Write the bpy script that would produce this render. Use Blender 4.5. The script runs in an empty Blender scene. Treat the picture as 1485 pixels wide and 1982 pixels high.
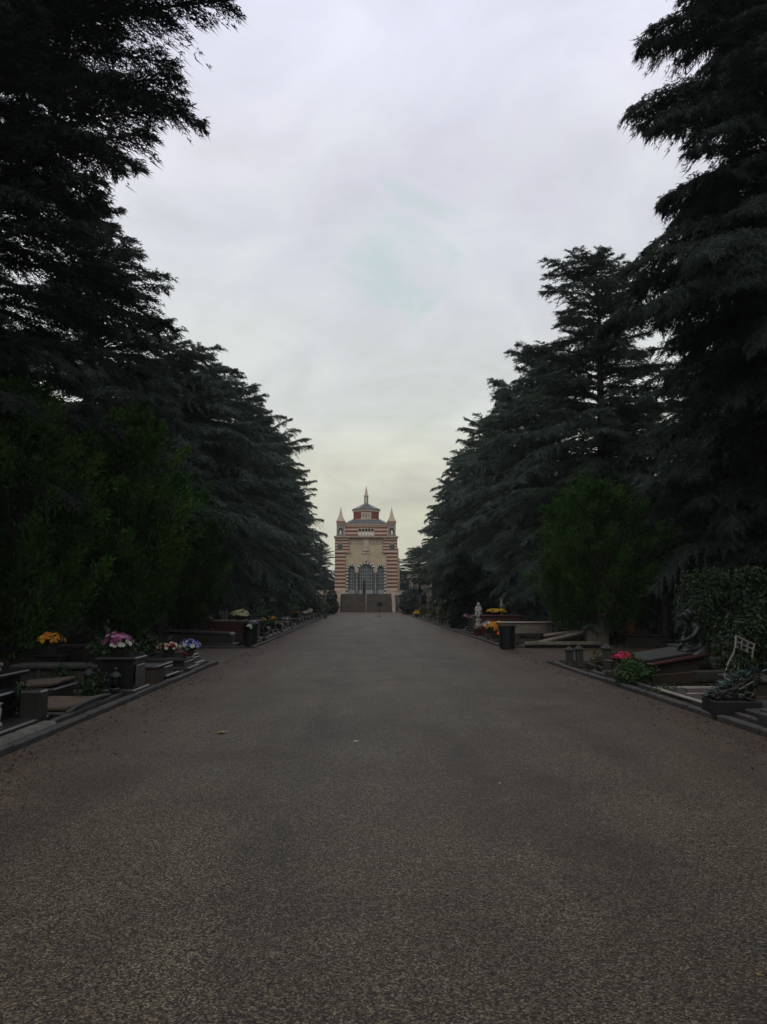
import bpy, math, random
import numpy as np
from math import sin, cos, pi, radians, sqrt
from mathutils import Vector, Matrix, Euler

C = bpy.context.scene.collection
random.seed(11)
rng = np.random.default_rng(11)

# ------------------------------------------------------------------ camera
CAM_H = 1.6
FPX = 1500.0
PITCH = math.atan(172.0 / FPX)
YAW = -math.atan(36.5 / FPX)
cam_d = bpy.data.cameras.new("camera")
cam_d.sensor_fit = 'VERTICAL'
cam_d.sensor_height = 36.0
cam_d.lens = 36.0 * FPX / 1982.0
cam_d.clip_start = 0.05
cam_d.clip_end = 3000
cam = bpy.data.objects.new("camera", cam_d)
C.objects.link(cam)
cam.location = (0, 0, CAM_H)
cam.rotation_euler = (pi / 2 + PITCH, 0, YAW)
bpy.context.scene.camera = cam
_R = Euler((pi / 2 + PITCH, 0, YAW)).to_matrix()

def at(px, py, z=0.0):
    """ground point seen at a photo pixel"""
    d = _R @ Vector((px - 742.5, 991.0 - py, -FPX))
    t = (z - CAM_H) / d.z
    return d.x * t, d.y * t

# ------------------------------------------------------------------ objects
def tag(o, label=None, cat=None, group=None, kind=None):
    if label: o['label'] = label
    if cat: o['category'] = cat
    if group: o['group'] = group
    if kind: o['kind'] = kind
    return o

def thing(name, label, cat, loc=(0, 0, 0), rz=0.0, group=None, scale=1.0):
    o = bpy.data.objects.new(name, None)
    o.empty_display_size = 0.2
    C.objects.link(o)
    o.location = loc
    o.rotation_euler = (0, 0, rz)
    o.scale = (scale, scale, scale) if not isinstance(scale, tuple) else scale
    return tag(o, label, cat, group)

def copy_tree(o, parent=None):
    c = o.copy()
    C.objects.link(c)
    c.parent = parent
    for ch in list(o.children):
        copy_tree(ch, c)
    return c

class MB:
    """collects faces, builds one mesh"""
    def __init__(s):
        s.v = []; s.f = []; s.m = []
    def add(s, vs, fs, m=0, M=None):
        b = len(s.v)
        if M is not None:
            vs = [tuple(M @ Vector(p)) for p in vs]
        s.v += [tuple(p) for p in vs]
        for f in fs:
            s.f.append([i + b for i in f]); s.m.append(m)
    def box(s, c, d, rz=0.0, bev=0.0, m=0, M=None, rx=0.0, ry=0.0):
        hx, hy, hz = d[0] / 2, d[1] / 2, d[2] / 2
        T = Matrix.Translation(c) @ Euler((rx, ry, rz)).to_matrix().to_4x4()
        if M is not None: T = M @ T
        h = (hx, hy, hz)
        S = [(i, j, k) for i in (-1, 1) for j in (-1, 1) for k in (-1, 1)]
        if bev <= 0:
            vs = [(i * hx, j * hy, k * hz) for i, j, k in S]
            fs = [(0, 1, 3, 2), (4, 6, 7, 5), (0, 4, 5, 1), (2, 3, 7, 6), (0, 2, 6, 4), (1, 5, 7, 3)]
            s.add(vs, fs, m, T); return
        bev = min(bev, min(h) * .9)
        vs = []; ix = {}
        for c3 in S:
            for a in range(3):
                ix[c3, a] = len(vs)
                vs.append(tuple(c3[q] * (h[q] if q == a else h[q] - bev) for q in range(3)))
        fs = []
        for a in range(3):
            o1, o2 = [q for q in range(3) if q != a]
            for sg in (-1, 1):
                q4 = []
                for u, w in ((-1, -1), (1, -1), (1, 1), (-1, 1)):
                    c3 = [0, 0, 0]; c3[a] = sg; c3[o1] = u; c3[o2] = w
                    q4.append(ix[tuple(c3), a])
                fs.append(q4)
            for u in (-1, 1):
                for w in (-1, 1):
                    lo = [0, 0, 0]; lo[a] = -1; lo[o1] = u; lo[o2] = w
                    hi = list(lo); hi[a] = 1
                    lo, hi = tuple(lo), tuple(hi)
                    fs.append([ix[lo, o1], ix[hi, o1], ix[hi, o2], ix[lo, o2]])
        for c3 in S:
            fs.append([ix[c3, 0], ix[c3, 1], ix[c3, 2]])
        out = []
        for f in fs:
            p = [Vector(vs[i]) for i in f]
            n = (p[1] - p[0]).cross(p[2] - p[0])
            cc = sum(p, Vector()) / len(p)
            out.append(f if n.dot(cc) > 0 else f[::-1])
        s.add(vs, out, m, T)
    def lathe(s, prof, c=(0, 0, 0), n=16, m=0, sx=1.0, sy=1.0, M=None, cap=True):
        vs = []; fs = []
        for r, z in prof:
            for i in range(n):
                a = 2 * pi * i / n
                vs.append((c[0] + r * cos(a) * sx, c[1] + r * sin(a) * sy, c[2] + z))
        for k in range(len(prof) - 1):
            for i in range(n):
                j = (i + 1) % n
                fs.append((k * n + i, k * n + j, (k + 1) * n + j, (k + 1) * n + i))
        if cap:
            fs.append(tuple(range(n))[::-1]); fs.append(tuple((len(prof) - 1) * n + i for i in range(n)))
        s.add(vs, fs, m, M)
    def loft(s, secs, n=14, m=0, M=None):
        """secs: (cx,cy,z,rx,ry)"""
        vs = []; fs = []
        for cx, cy, z, rx, ry in secs:
            for i in range(n):
                a = 2 * pi * i / n
                vs.append((cx + rx * cos(a), cy + ry * sin(a), z))
        for k in range(len(secs) - 1):
            for i in range(n):
                j = (i + 1) % n
                fs.append((k * n + i, k * n + j, (k + 1) * n + j, (k + 1) * n + i))
        fs.append(tuple(range(n))[::-1]); fs.append(tuple((len(secs) - 1) * n + i for i in range(n)))
        s.add(vs, fs, m, M)
    def tube(s, pts, rad, n=6, m=0, M=None):
        pts = [Vector(p) for p in pts]
        if not hasattr(rad, '__len__'): rad = [rad] * len(pts)
        vs = []; fs = []
        up = Vector((0, 0, 1))
        for k, p in enumerate(pts):
            t = (pts[min(k + 1, len(pts) - 1)] - pts[max(k - 1, 0)]).normalized()
            a = t.cross(up)
            if a.length < 1e-3: a = t.cross(Vector((1, 0, 0)))
            a.normalize(); b = a.cross(t)
            for i in range(n):
                q = 2 * pi * i / n
                vs.append(tuple(p + (a * cos(q) + b * sin(q)) * rad[k]))
        for k in range(len(pts) - 1):
            for i in range(n):
                j = (i + 1) % n
                fs.append((k * n + i, k * n + j, (k + 1) * n + j, (k + 1) * n + i))
        fs.append(tuple(range(n))[::-1]); fs.append(tuple((len(pts) - 1) * n + i for i in range(n)))
        s.add(vs, fs, m, M)
    def prism(s, poly, y0, y1, m=0, M=None):
        """poly in x,z (counter-clockwise seen from -y), extruded from y0 to y1"""
        n = len(poly)
        vs = [(x, y0, z) for x, z in poly] + [(x, y1, z) for x, z in poly]
        fs = [tuple(range(n)), tuple(range(2 * n - 1, n - 1, -1))]
        for i in range(n):
            j = (i + 1) % n
            fs.append((j, i, n + i, n + j))
        s.add(vs, fs, m, M)
    def frustum(s, r0, z0, r1, z1, m=0, M=None):
        """rectangles (x0,x1,y0,y1)"""
        vs = [(r0[i], r0[2 + j], z0) for i, j in ((0, 0), (1, 0), (1, 1), (0, 1))] + [(r1[i], r1[2 + j], z1) for i, j in ((0, 0), (1, 0), (1, 1), (0, 1))]
        s.add(vs, [(3, 2, 1, 0), (4, 5, 6, 7), (0, 1, 5, 4), (1, 2, 6, 5), (2, 3, 7, 6), (3, 0, 4, 7)], m, M)
    def ball(s, c, r, n=12, k=8, m=0, M=None):
        if not hasattr(r, '__len__'): r = (r, r, r)
        secs = []
        for i in range(k + 1):
            a = -pi / 2 + pi * i / k
            e = max(cos(a), .02)
            secs.append((c[0], c[1], c[2] + r[2] * sin(a), r[0] * e, r[1] * e))
        s.loft(secs, n, m, M)
    def build(s, name, mats, parent=None, smooth=False, loc=None, rz=0.0):
        me = bpy.data.meshes.new(name)
        me.from_pydata(s.v, [], s.f)
        if not isinstance(mats, (list, tuple)): mats = [mats]
        for q in mats: me.materials.append(q)
        if len(mats) > 1: me.polygons.foreach_set('material_index', s.m)
        if smooth: me.polygons.foreach_set('use_smooth', [True] * len(me.polygons))
        me.update()
        o = bpy.data.objects.new(name, me)
        C.objects.link(o)
        if parent is not None: o.parent = parent
        if loc is not None: o.location = loc
        o.rotation_euler = (0, 0, rz)
        return o

def tri_mesh(name, T, tint, mat, parent=None, mi=None):
    """T (n,3,3) triangles, tint (n,) per-triangle value"""
    n = len(T)
    me = bpy.data.meshes.new(name)
    me.vertices.add(n * 3)
    me.vertices.foreach_set('co', T.reshape(-1).astype(np.float32))
    me.loops.add(n * 3)
    me.loops.foreach_set('vertex_index', np.arange(n * 3, dtype=np.int32))
    me.polygons.add(n)
    me.polygons.foreach_set('loop_start', np.arange(n, dtype=np.int32) * 3)
    mats = mat if isinstance(mat, (list, tuple)) else [mat]
    for q in mats: me.materials.append(q)
    if mi is not None: me.polygons.foreach_set('material_index', np.asarray(mi, dtype=np.int32))
    a = me.attributes.new('tint', 'FLOAT', 'POINT')
    a.data.foreach_set('value', np.repeat(tint, 3).astype(np.float32))
    me.update(calc_edges=True)
    o = bpy.data.objects.new(name, me)
    C.objects.link(o)
    if parent is not None: o.parent = parent
    return o

# ------------------------------------------------------------------ materials
def _new(name):
    m = bpy.data.materials.new(name); m.use_nodes = True
    nt = m.node_tree
    return m, nt, nt.nodes['Principled BSDF']

def _n(nt, t, **k):
    n = nt.nodes.new(t)
    for a, b in k.items():
        setattr(n, a, b)
    return n

def _ramp(nt, fac, stops):
    r = _n(nt, 'ShaderNodeValToRGB')
    e = r.color_ramp.elements
    while len(e) < len(stops): e.new(.5)
    for q, (p, c) in zip(e, stops):
        q.position = p; q.color = (*c, 1) if len(c) == 3 else c
    nt.links.new(fac, r.inputs[0])
    return r.outputs[0]

def _noise(nt, co, scale, detail=6, rough=.6, dist=0):
    n = _n(nt, 'ShaderNodeTexNoise')
    n.inputs['Scale'].default_value = scale; n.inputs['Detail'].default_value = detail
    n.inputs['Roughness'].default_value = rough; n.inputs['Distortion'].default_value = dist
    nt.links.new(co, n.inputs['Vector'])
    return n.outputs['Fac']

def _mix(nt, f, a, b, mode='MIX'):
    m = _n(nt, 'ShaderNodeMix', data_type='RGBA', blend_type=mode)
    if hasattr(f, 'is_output'): nt.links.new(f, m.inputs[0])
    else: m.inputs[0].default_value = f
    for s, q in ((a, 6), (b, 7)):
        if hasattr(s, 'is_output'): nt.links.new(s, m.inputs[q])
        else: m.inputs[q].default_value = (*s, 1)
    return m.outputs[2]

def _co(nt, kind='Object'):
    return _n(nt, 'ShaderNodeTexCoord').outputs[kind]

def _bump(nt, b, h, strength=.4, dist=.01):
    q = _n(nt, 'ShaderNodeBump')
    q.inputs['Strength'].default_value = strength; q.inputs['Distance'].default_value = dist
    nt.links.new(h, q.inputs['Height']); nt.links.new(q.outputs[0], b.inputs['Normal'])

def stone(name, c, var=.35, scale=6, rough=.75, speck=0.0, stain=None, bump=.3):
    m, nt, b = _new(name)
    co = _co(nt)
    f = _noise(nt, co, scale, 8, .65)
    lo = tuple(x * (1 - var) for x in c); hi = tuple(min(1, x * (1 + var)) for x in c)
    col = _ramp(nt, f, [(.3, lo), (.7, hi)])
    if speck:
        s2 = _noise(nt, co, 140, 2, .6)
        col = _mix(nt, _ramp(nt, s2, [(.55, (0, 0, 0)), (.68, (speck,) * 3)]), col, tuple(min(1, x * 2.6 + .03) for x in c))
    if stain:
        s3 = _noise(nt, co, 2.2, 6, .7, .6)
        col = _mix(nt, _ramp(nt, s3, [(.45, (0, 0, 0)), (.68, (.75,) * 3)]), col, stain)
    nt.links.new(col, b.inputs['Base Color'])
    b.inputs['Roughness'].default_value = rough
    if bump: _bump(nt, b, _noise(nt, co, 45, 5, .7), bump, .008)
    return m

def plain(name, c, rough=.5, metal=0.0, var=.15, scale=20):
    m, nt, b = _new(name)
    f = _noise(nt, _co(nt), scale, 4)
    nt.links.new(_ramp(nt, f, [(.3, tuple(x * (1 - var) for x in c)), (.7, tuple(min(1, x * (1 + var)) for x in c))]), b.inputs['Base Color'])
    b.inputs['Roughness'].default_value = rough; b.inputs['Metallic'].default_value = metal
    return m

def leafmat(name, c0, c1, rough=.65, spec=.25):
    m, nt, b = _new(name)
    a = _n(nt, 'ShaderNodeAttribute', attribute_name='tint')
    nt.links.new(_ramp(nt, a.outputs['Fac'], [(0, c0), (1, c1)]), b.inputs['Base Color'])
    b.inputs['Roughness'].default_value = rough
    b.inputs['Specular IOR Level'].default_value = spec
    return m

def stripes(name, ca, cb, period, offset, duty=.5):
    m, nt, b = _new(name)
    co = _co(nt)
    sep = _n(nt, 'ShaderNodeSeparateXYZ'); nt.links.new(co, sep.inputs[0])
    a1 = _n(nt, 'ShaderNodeMath', operation='MULTIPLY_ADD'); a1.inputs[1].default_value = 1 / period; a1.inputs[2].default_value = offset
    nt.links.new(sep.outputs[2], a1.inputs[0])
    a2 = _n(nt, 'ShaderNodeMath', operation='FRACT'); nt.links.new(a1.outputs[0], a2.inputs[0])
    a3 = _n(nt, 'ShaderNodeMath', operation='LESS_THAN'); a3.inputs[1].default_value = duty; nt.links.new(a2.outputs[0], a3.inputs[0])
    f = _noise(nt, co, 5, 6, .7)
    A = _ramp(nt, f, [(.3, tuple(x * .75 for x in ca)), (.7, ca)])
    B = _ramp(nt, f, [(.3, tuple(x * .8 for x in cb)), (.7, cb)])
    nt.links.new(_mix(nt, a3.outputs[0], A, B), b.inputs['Base Color'])
    b.inputs['Roughness'].default_value = .85
    return m

M = {}
M['gran_dark'] = stone('dark_granite', (.010, .010, .010), .4, 10, .28, .3)
M['gran_grey'] = stone('grey_granite', (.075, .073, .068), .3, 8, .4, .4, (.03, .03, .024))
M['gran_red'] = stone('red_granite', (.055, .017, .014), .35, 8, .35, .35)
M['stone_pale'] = stone('pale_stone', (.19, .165, .13), .3, 5, .85, 0, (.07, .065, .05))
M['stone_brown'] = stone('brown_stone', (.050, .034, .022), .35, 6, .7, 0, (.022, .018, .013))
M['stone_moss'] = stone('mossy_stone', (.040, .039, .032), .4, 6, .7, 0, (.014, .018, .010), .5)
M['marble'] = stone('white_marble', (.33, .31, .26), .2, 5, .5, 0, (.20, .19, .16))
M['kerb'] = stone('kerb_stone', (.055, .051, .044), .5, 4, .75, .3, (.03, .03, .024), .5)
M['bronze'] = stone('dark_bronze', (.03, .034, .032), .5, 12, .45, 0, (.02, .04, .035))
M['bronze'].node_tree.nodes['Principled BSDF'].inputs['Metallic'].default_value = .6
M['iron'] = plain('black_iron', (.010, .010, .010), .5, .3)
M['plastic'] = plain('dark_plastic', (.008, .009, .009), .5)
M['pot'] = plain('dark_pot', (.03, .024, .02), .7)
M['terracotta'] = plain('terracotta', (.20, .07, .035), .8)
M['glassred'] = plain('red_votive_glass', (.25, .01, .01), .2)
M['white_metal'] = plain('white_metal', (.6, .6, .58), .45)
M['bark'] = stone('bark', (.05, .042, .036), .5, 14, .95, 0, None, .8)
M['soil'] = stone('soil', (.045, .036, .028), .5, 9, 1, 0, (.03, .035, .02), .8)
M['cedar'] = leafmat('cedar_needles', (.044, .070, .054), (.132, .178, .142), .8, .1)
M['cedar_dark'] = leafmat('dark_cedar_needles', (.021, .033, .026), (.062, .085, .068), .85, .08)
M['ivy'] = leafmat('ivy_leaves', (.006, .014, .006), (.022, .040, .014), .7, .15)
M['thuja'] = leafmat('juniper_sprays', (.011, .034, .007), (.070, .150, .028), .8, .1)
M['fir'] = leafmat('young_fir_needles', (.012, .028, .018), (.035, .065, .042))
M['leaf'] = leafmat('broad_leaves', (.006, .017, .004), (.032, .066, .017), .55, .22)
M['leaf_bright'] = leafmat('bright_leaves', (.012, .035, .008), (.055, .11, .026), .5, .3)
M['leaf_blue'] = leafmat('wreath_leaves', (.012, .032, .028), (.07, .115, .10), .4, .4)
M['leaf_yellow'] = leafmat('yellowing_leaves', (.035, .045, .012), (.10, .10, .03), .6, .3)
M['palm'] = leafmat('palm_fronds', (.03, .05, .02), (.10, .12, .05), .5, .4)
M['leaf_dry'] = leafmat('dry_yellow_leaf', (.20, .14, .05), (.36, .27, .10), .7, .2)
M['litter'] = leafmat('dry_needles', (.035, .024, .016), (.12, .085, .05), .9, .1)
PETAL = {}
for k_, c_ in dict(yellow=(.62, .40, .015), orange=(.60, .20, .008), white=(.62, .62, .52), cream=(.60, .60, .36), pink=(.40, .15, .27), purple=(.16, .03, .11),
                   red=(.42, .012, .02), blue=(.10, .12, .50), magenta=(.45, .02, .12), paleblue=(.5, .53, .72)).items():
    PETAL[k_] = plain('petals_' + k_, c_, .7, 0, .2, 60)
# ------------------------------------------------------------------ vegetation
def unit(a):
    return a / np.maximum(np.linalg.norm(a, axis=-1, keepdims=True), 1e-6)

def spikes(P, D, L, W, r):
    """two crossed slim triangles per twig"""
    D = unit(D)
    s1 = unit(np.cross(D, r.normal(size=D.shape)))
    s2 = np.cross(D, s1)
    tip = P + D * L[:, None]
    out = []
    for s in (s1, s2):
        h = s * (W / 2)[:, None]
        out.append(np.stack([P - h, P + h, tip], 1))
    return np.concatenate(out, 0)

def kites(P, D, L, W, r, flat=None):
    """one leaf-shaped blade (two triangles) per spray"""
    D = unit(D)
    s = unit(np.cross(D, r.normal(size=D.shape) if flat is None else flat))
    tip = P + D * L[:, None]
    mid = P + D * (L * .45)[:, None]
    a = mid + s * (W / 2)[:, None]; b = mid - s * (W / 2)[:, None]
    return np.concatenate([np.stack([P, a, tip], 1), np.stack([P, tip, b], 1)], 0)

def cedar_branch(base, az, L, elev, droop, hang, r, step=.2, wid=.05, tw=(.14, .34), fine=2):
    """returns triangles, tint and the limb's centre line"""
    d = np.array([cos(az), sin(az), 0.0]); sd = np.array([-sin(az), cos(az), 0.0]); up = np.array([0, 0, 1.0])
    curl = r.uniform(-.12, .12)
    def C3(s):
        s = np.asarray(s)[..., None]
        return base + d * L * s * (1 - .08 * s) + up * L * (elev * s - droop * s ** 2.2) + sd * L * curl * s * s
    line = C3(np.linspace(0, 1, 7))
    m = max(5, int(L / step))
    s = np.linspace(.10, 1, m) + r.uniform(-.02, .02, m)
    s = np.concatenate([s, s + r.uniform(-.02, .02, m)]).clip(.06, 1)
    side = np.concatenate([np.ones(m), -np.ones(m)])
    st = C3(s)
    tan = unit(C3(s + .02) - C3(s - .02))
    k = r.uniform(.55, 1.25, 2 * m)
    l2 = (.34 * L * (1 - s) ** .75 * np.minimum(1, s * 3.5) + .32) * k
    d2 = unit(tan * r.uniform(.6, 1.15, (2 * m, 1)) + sd * side[:, None] * r.uniform(.5, 1.05, (2 * m, 1)) + up * r.uniform(-.34, .22, (2 * m, 1)))
    nt = 9
    u = (np.arange(nt) + .5) / nt
    u = u[None, :] + r.uniform(-.05, .05, (2 * m, nt))
    dist = u * l2[:, None]
    Q = st[:, None, :] + d2[:, None, :] * dist[..., None] - up * (.16 * dist ** 2 * (1 + hang))[..., None]
    alt = np.where(np.arange(nt) % 2 == 0, 1.0, -1.0)[None, :, None]
    sd2 = unit(np.cross(d2, up))[:, None, :]
    Td, Tp, Tl = [], [], []
    for q in range(fine):
        dirs = d2[:, None, :] * .85 + sd2 * alt * r.uniform(.15, .95, (2 * m, nt, 1)) * (1 if q == 0 else -1) + r.normal(0, .28, (2 * m, nt, 3)) - up * (hang * r.uniform(.3, 1.3, (2 * m, nt, 1)))
        Td.append(dirs.reshape(-1, 3)); Tp.append((Q + r.normal(0, .03, Q.shape)).reshape(-1, 3))
        Tl.append((r.uniform(tw[0], tw[1], (2 * m, nt)) * (1.15 - .4 * u)).reshape(-1))
    # the branchlet ends and the limb's own tip
    endp = st + d2 * l2[:, None] - up * (.16 * l2 ** 2 * (1 + hang))[:, None]
    Td.append(d2 - up * .35 * (1 + hang)); Tp.append(endp - d2 * .12); Tl.append(r.uniform(.2, .4, 2 * m))
    # branchlet stems
    Td.append(endp - st); Tp.append(st); Tl.append(np.linalg.norm(endp - st, axis=1))
    P = np.concatenate(Tp); D = np.concatenate(Td); Ln = np.concatenate(Tl)
    W = np.full(len(P), wid) * r.uniform(.7, 1.3, len(P))
    T = spikes(P, D, Ln, W, r)
    t0 = r.uniform(.2, .8)
    ti = np.clip(t0 + r.normal(0, .16, len(P)), 0, 1)
    return T, np.concatenate([ti, ti]), line

def trunk_mesh(name, H, r0, limbs, parent, lean=(0, 0), mat=None, seed=0):
    mb = MB(); rr = random.Random(seed)
    pts, rad = [], []
    for i in range(9):
        t = i / 8
        pts.append((lean[0] * t + rr.uniform(-.05, .05), lean[1] * t + rr.uniform(-.05, .05), H * t * .97 - .1))
        rad.append(r0 * (1.35 if i == 0 else 1) * (1 - t) ** .8 + .02)
    mb.tube(pts, rad, 9)
    for line in limbs:
        n = len(line); L = float(np.linalg.norm(line[-1] - line[0]))
        mb.tube([tuple(p) for p in line], [max(.008, .014 * L * (1 - i / n) + .006) for i in range(n)], 5)
    return mb.build(name, mat or M['bark'], parent, True)

def cedar(label, loc, H, prof, seed, n, z0=2.0, hang=.3, elev=(.1, .35), droop=(.25, .45), r0=.38, extra=(), matk='cedar', group=None, rz=0, fine=2, wid=.05, step=.2, tw=(.14, .34), cat='tree', name='cedar_tree'):
    r = np.random.default_rng(seed)
    root = thing(name, label, cat, loc, rz, group)
    Ts, tis, lines = [], [], []
    for i in range(n):
        t = (i + r.uniform(0, 1)) / n
        z = z0 + (H - z0) * t ** .93
        tt = (z - z0) / (H - z0)
        az = i * 2.39996 + r.uniform(-.9, .9)
        L = prof(tt) * (1 + .17 * sin(2 * az + 1.15 * z + seed) + .13 * sin(3.0 * az - .7 * z + 2 * seed)) * (r.uniform(.55, 1.12) if r.uniform() < .85 else r.uniform(1.05, 1.25))
        e = elev[0] + (elev[1] - elev[0]) * tt + r.normal(0, .15)
        d = r.uniform(*droop) * (1 - .6 * tt)
        T, ti, ln = cedar_branch(np.array([0, 0, z]), az, max(L, .5), e, d, hang, r, step, wid, tw, fine)
        Ts.append(T); tis.append(ti)
        if L > 1.2: lines.append(ln)
    for (z, az, L, e, d) in extra:
        T, ti, ln = cedar_branch(np.array([0, 0, z]), az, L, e, d, hang, r, step, wid, tw, fine)
        Ts.append(T); tis.append(ti); lines.append(ln)
    # leader
    for k in range(14):
        z = H - k * .16
        P = np.array([[0, 0, z]] * 4); az = r.uniform(0, 6.28, 4)
        D = np.stack([np.cos(az) * .8, np.sin(az) * .8, np.full(4, .5)], 1)
        T = spikes(P, D, np.full(4, .2 + .05 * k), np.full(4, wid), r)
        Ts.append(T); tis.append(np.full(len(T), .5))
    tri_mesh('crown', np.concatenate(Ts), np.concatenate(tis), M[matk], root)
    trunk_mesh('trunk', H, r0, lines, root, seed=seed)
    return root

def plume_tree(name, label, loc, H, R, z0, seed, nplume=190, matk='thuja', group=None, cat='tree', per=230, env=None, spray=(.06, .15), wid=.034, rise=(.5, 1.5), stems=True):
    """juniper-like crown made of many upright feathery plumes"""
    r = np.random.default_rng(seed)
    root = thing(name, label, cat, loc, r.uniform(0, 6.28), group)
    env = env or (lambda t: (sin(pi * min(1, t * .82 + .14))) ** .75)
    Ts, tis, lines = [], [], []
    for i in range(nplume):
        t = r.uniform(0, 1) ** 1.1
        az = r.uniform(0, 2 * pi)
        rr = R * env(t) * r.uniform(.45, 1.08) * (1 + .16 * sin(3 * az + 5 * t + seed))
        tip = np.array([rr * cos(az), rr * sin(az), z0 + (H - z0) * t * r.uniform(.94, 1.03) + .1])
        ax = unit(np.array([cos(az) * 1.0, sin(az) * 1.0, r.uniform(*rise)]) + r.normal(0, .15, 3))
        Lp = r.uniform(.55, 1.15) * (R * .42 + .25)
        base = tip - ax * Lp
        m = per
        u = r.uniform(0, 1, m) ** .7
        rad = (.26 * Lp + .08) * np.sin(pi * np.clip(u * .86 + .1, 0, 1)) ** .8
        off = unit(r.normal(size=(m, 3))) * (rad * r.uniform(.1, 1, m))[:, None]
        P = base + ax * (u * Lp)[:, None] + off
        D = ax + unit(off) * .55 + r.normal(0, .3, (m, 3)) + np.array([0, 0, .15])
        T = kites(P, D, r.uniform(spray[0], spray[1], m), r.uniform(.6, 1.4, m) * wid, r)
        ti = np.clip(r.uniform(.0, .85) + r.normal(0, .15, m), 0, 1)
        Ts.append(T); tis.append(np.concatenate([ti, ti]))
        if i % 4 == 0:
            s = np.array([0, 0, max(.2, base[2] - .9 * abs(rr))])
            lines.append(np.array([s + (base - s) * q for q in (0, .35, .7, 1)]))
    tri_mesh('crown', np.concatenate(Ts), np.concatenate(tis), M[matk], root)
    trunk_mesh('trunk', z0 + (H - z0) * .7, .06 + R * .035, lines if stems else [], root, seed=seed)
    return root

def leaf_cloud(shape, n, r, size, ratio=.55, updir=.4):
    """shape(r,n)-> points, outward normals"""
    P, N = shape(r, n)
    D = unit(N * .5 + r.normal(0, .8, P.shape) + np.array([0, 0, -.15]))
    flat = unit(N + r.normal(0, .5, P.shape) + np.array([0, 0, updir]))
    L = size * r.uniform(.65, 1.35, n)
    T = kites(P, D, L, L * ratio, r, None if r.uniform() < -1 else flat)
    ti = np.clip(.45 + r.normal(0, .24, n), 0, 1)
    return T, np.concatenate([ti, ti])

def blob_shape(c, rad, lump=.18, inner=.55, seed=0):
    c = np.array(c); rad = np.array(rad)
    def f(r, n):
        N = unit(r.normal(size=(n, 3)))
        k = 1 + lump * (np.sin(N[:, 0] * 5 + seed) * np.sin(N[:, 1] * 6 + 1.7 * seed) + .6 * np.sin(N[:, 2] * 9 + seed * 2.3))
        rr = (inner + (1 - inner) * r.uniform(0, 1, n) ** .6) * k
        return c + N * rad * rr[:, None], N
    return f

def box_shape(c, half, lump=.06, seed=0):
    c = np.array(c); half = np.array(half)
    def f(r, n):
        p = r.uniform(-1, 1, (n, 3))
        N = np.zeros_like(p)
        ax = r.choice(3, n, p=[.3, .3, .4]); sg = np.sign(r.uniform(-1, 1, n))
        N[np.arange(n), ax] = sg
        depth = 1 - r.uniform(0, 1, n) ** 2 * .35
        p[np.arange(n), ax] = sg * depth
        # round the corners
        q = np.abs(p); over = np.clip((np.sort(q, 1)[:, 1] - .75) * .35, 0, 1)
        p = p * (1 - over)[:, None]
        wob = lump * (np.sin(p[:, 0] * 7 + seed) + np.sin(p[:, 1] * 8 + seed * 2) + np.sin(p[:, 2] * 6))
        return c + p * half * (1 + wob)[:, None] + r.normal(0, .03, p.shape), N
    return f

def bush(name, label, loc, shapes, n, size, matk='leaf', seed=0, group=None, cat='shrub', ratio=.55, stem=.5):
    r = np.random.default_rng(seed)
    root = thing(name, label, cat, loc, 0, group)
    Ts, tis = [], []
    for sh, w in shapes:
        T, ti = leaf_cloud(sh, int(n * w), r, size, ratio)
        Ts.append(T); tis.append(ti)
    tri_mesh('foliage', np.concatenate(Ts), np.concatenate(tis), M[matk], root)
    mb = MB(); rr = random.Random(seed)
    for k in range(7):
        a = rr.uniform(0, 6.28)
        mb.tube([(0, 0, -.03), (cos(a) * stem * .25, sin(a) * stem * .25, stem * .6), (cos(a) * stem * .6, sin(a) * stem * .6, stem * 1.3)], [.03, .02, .008], 5)
    mb.build('stem', M['bark'], root)
    return root

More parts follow.
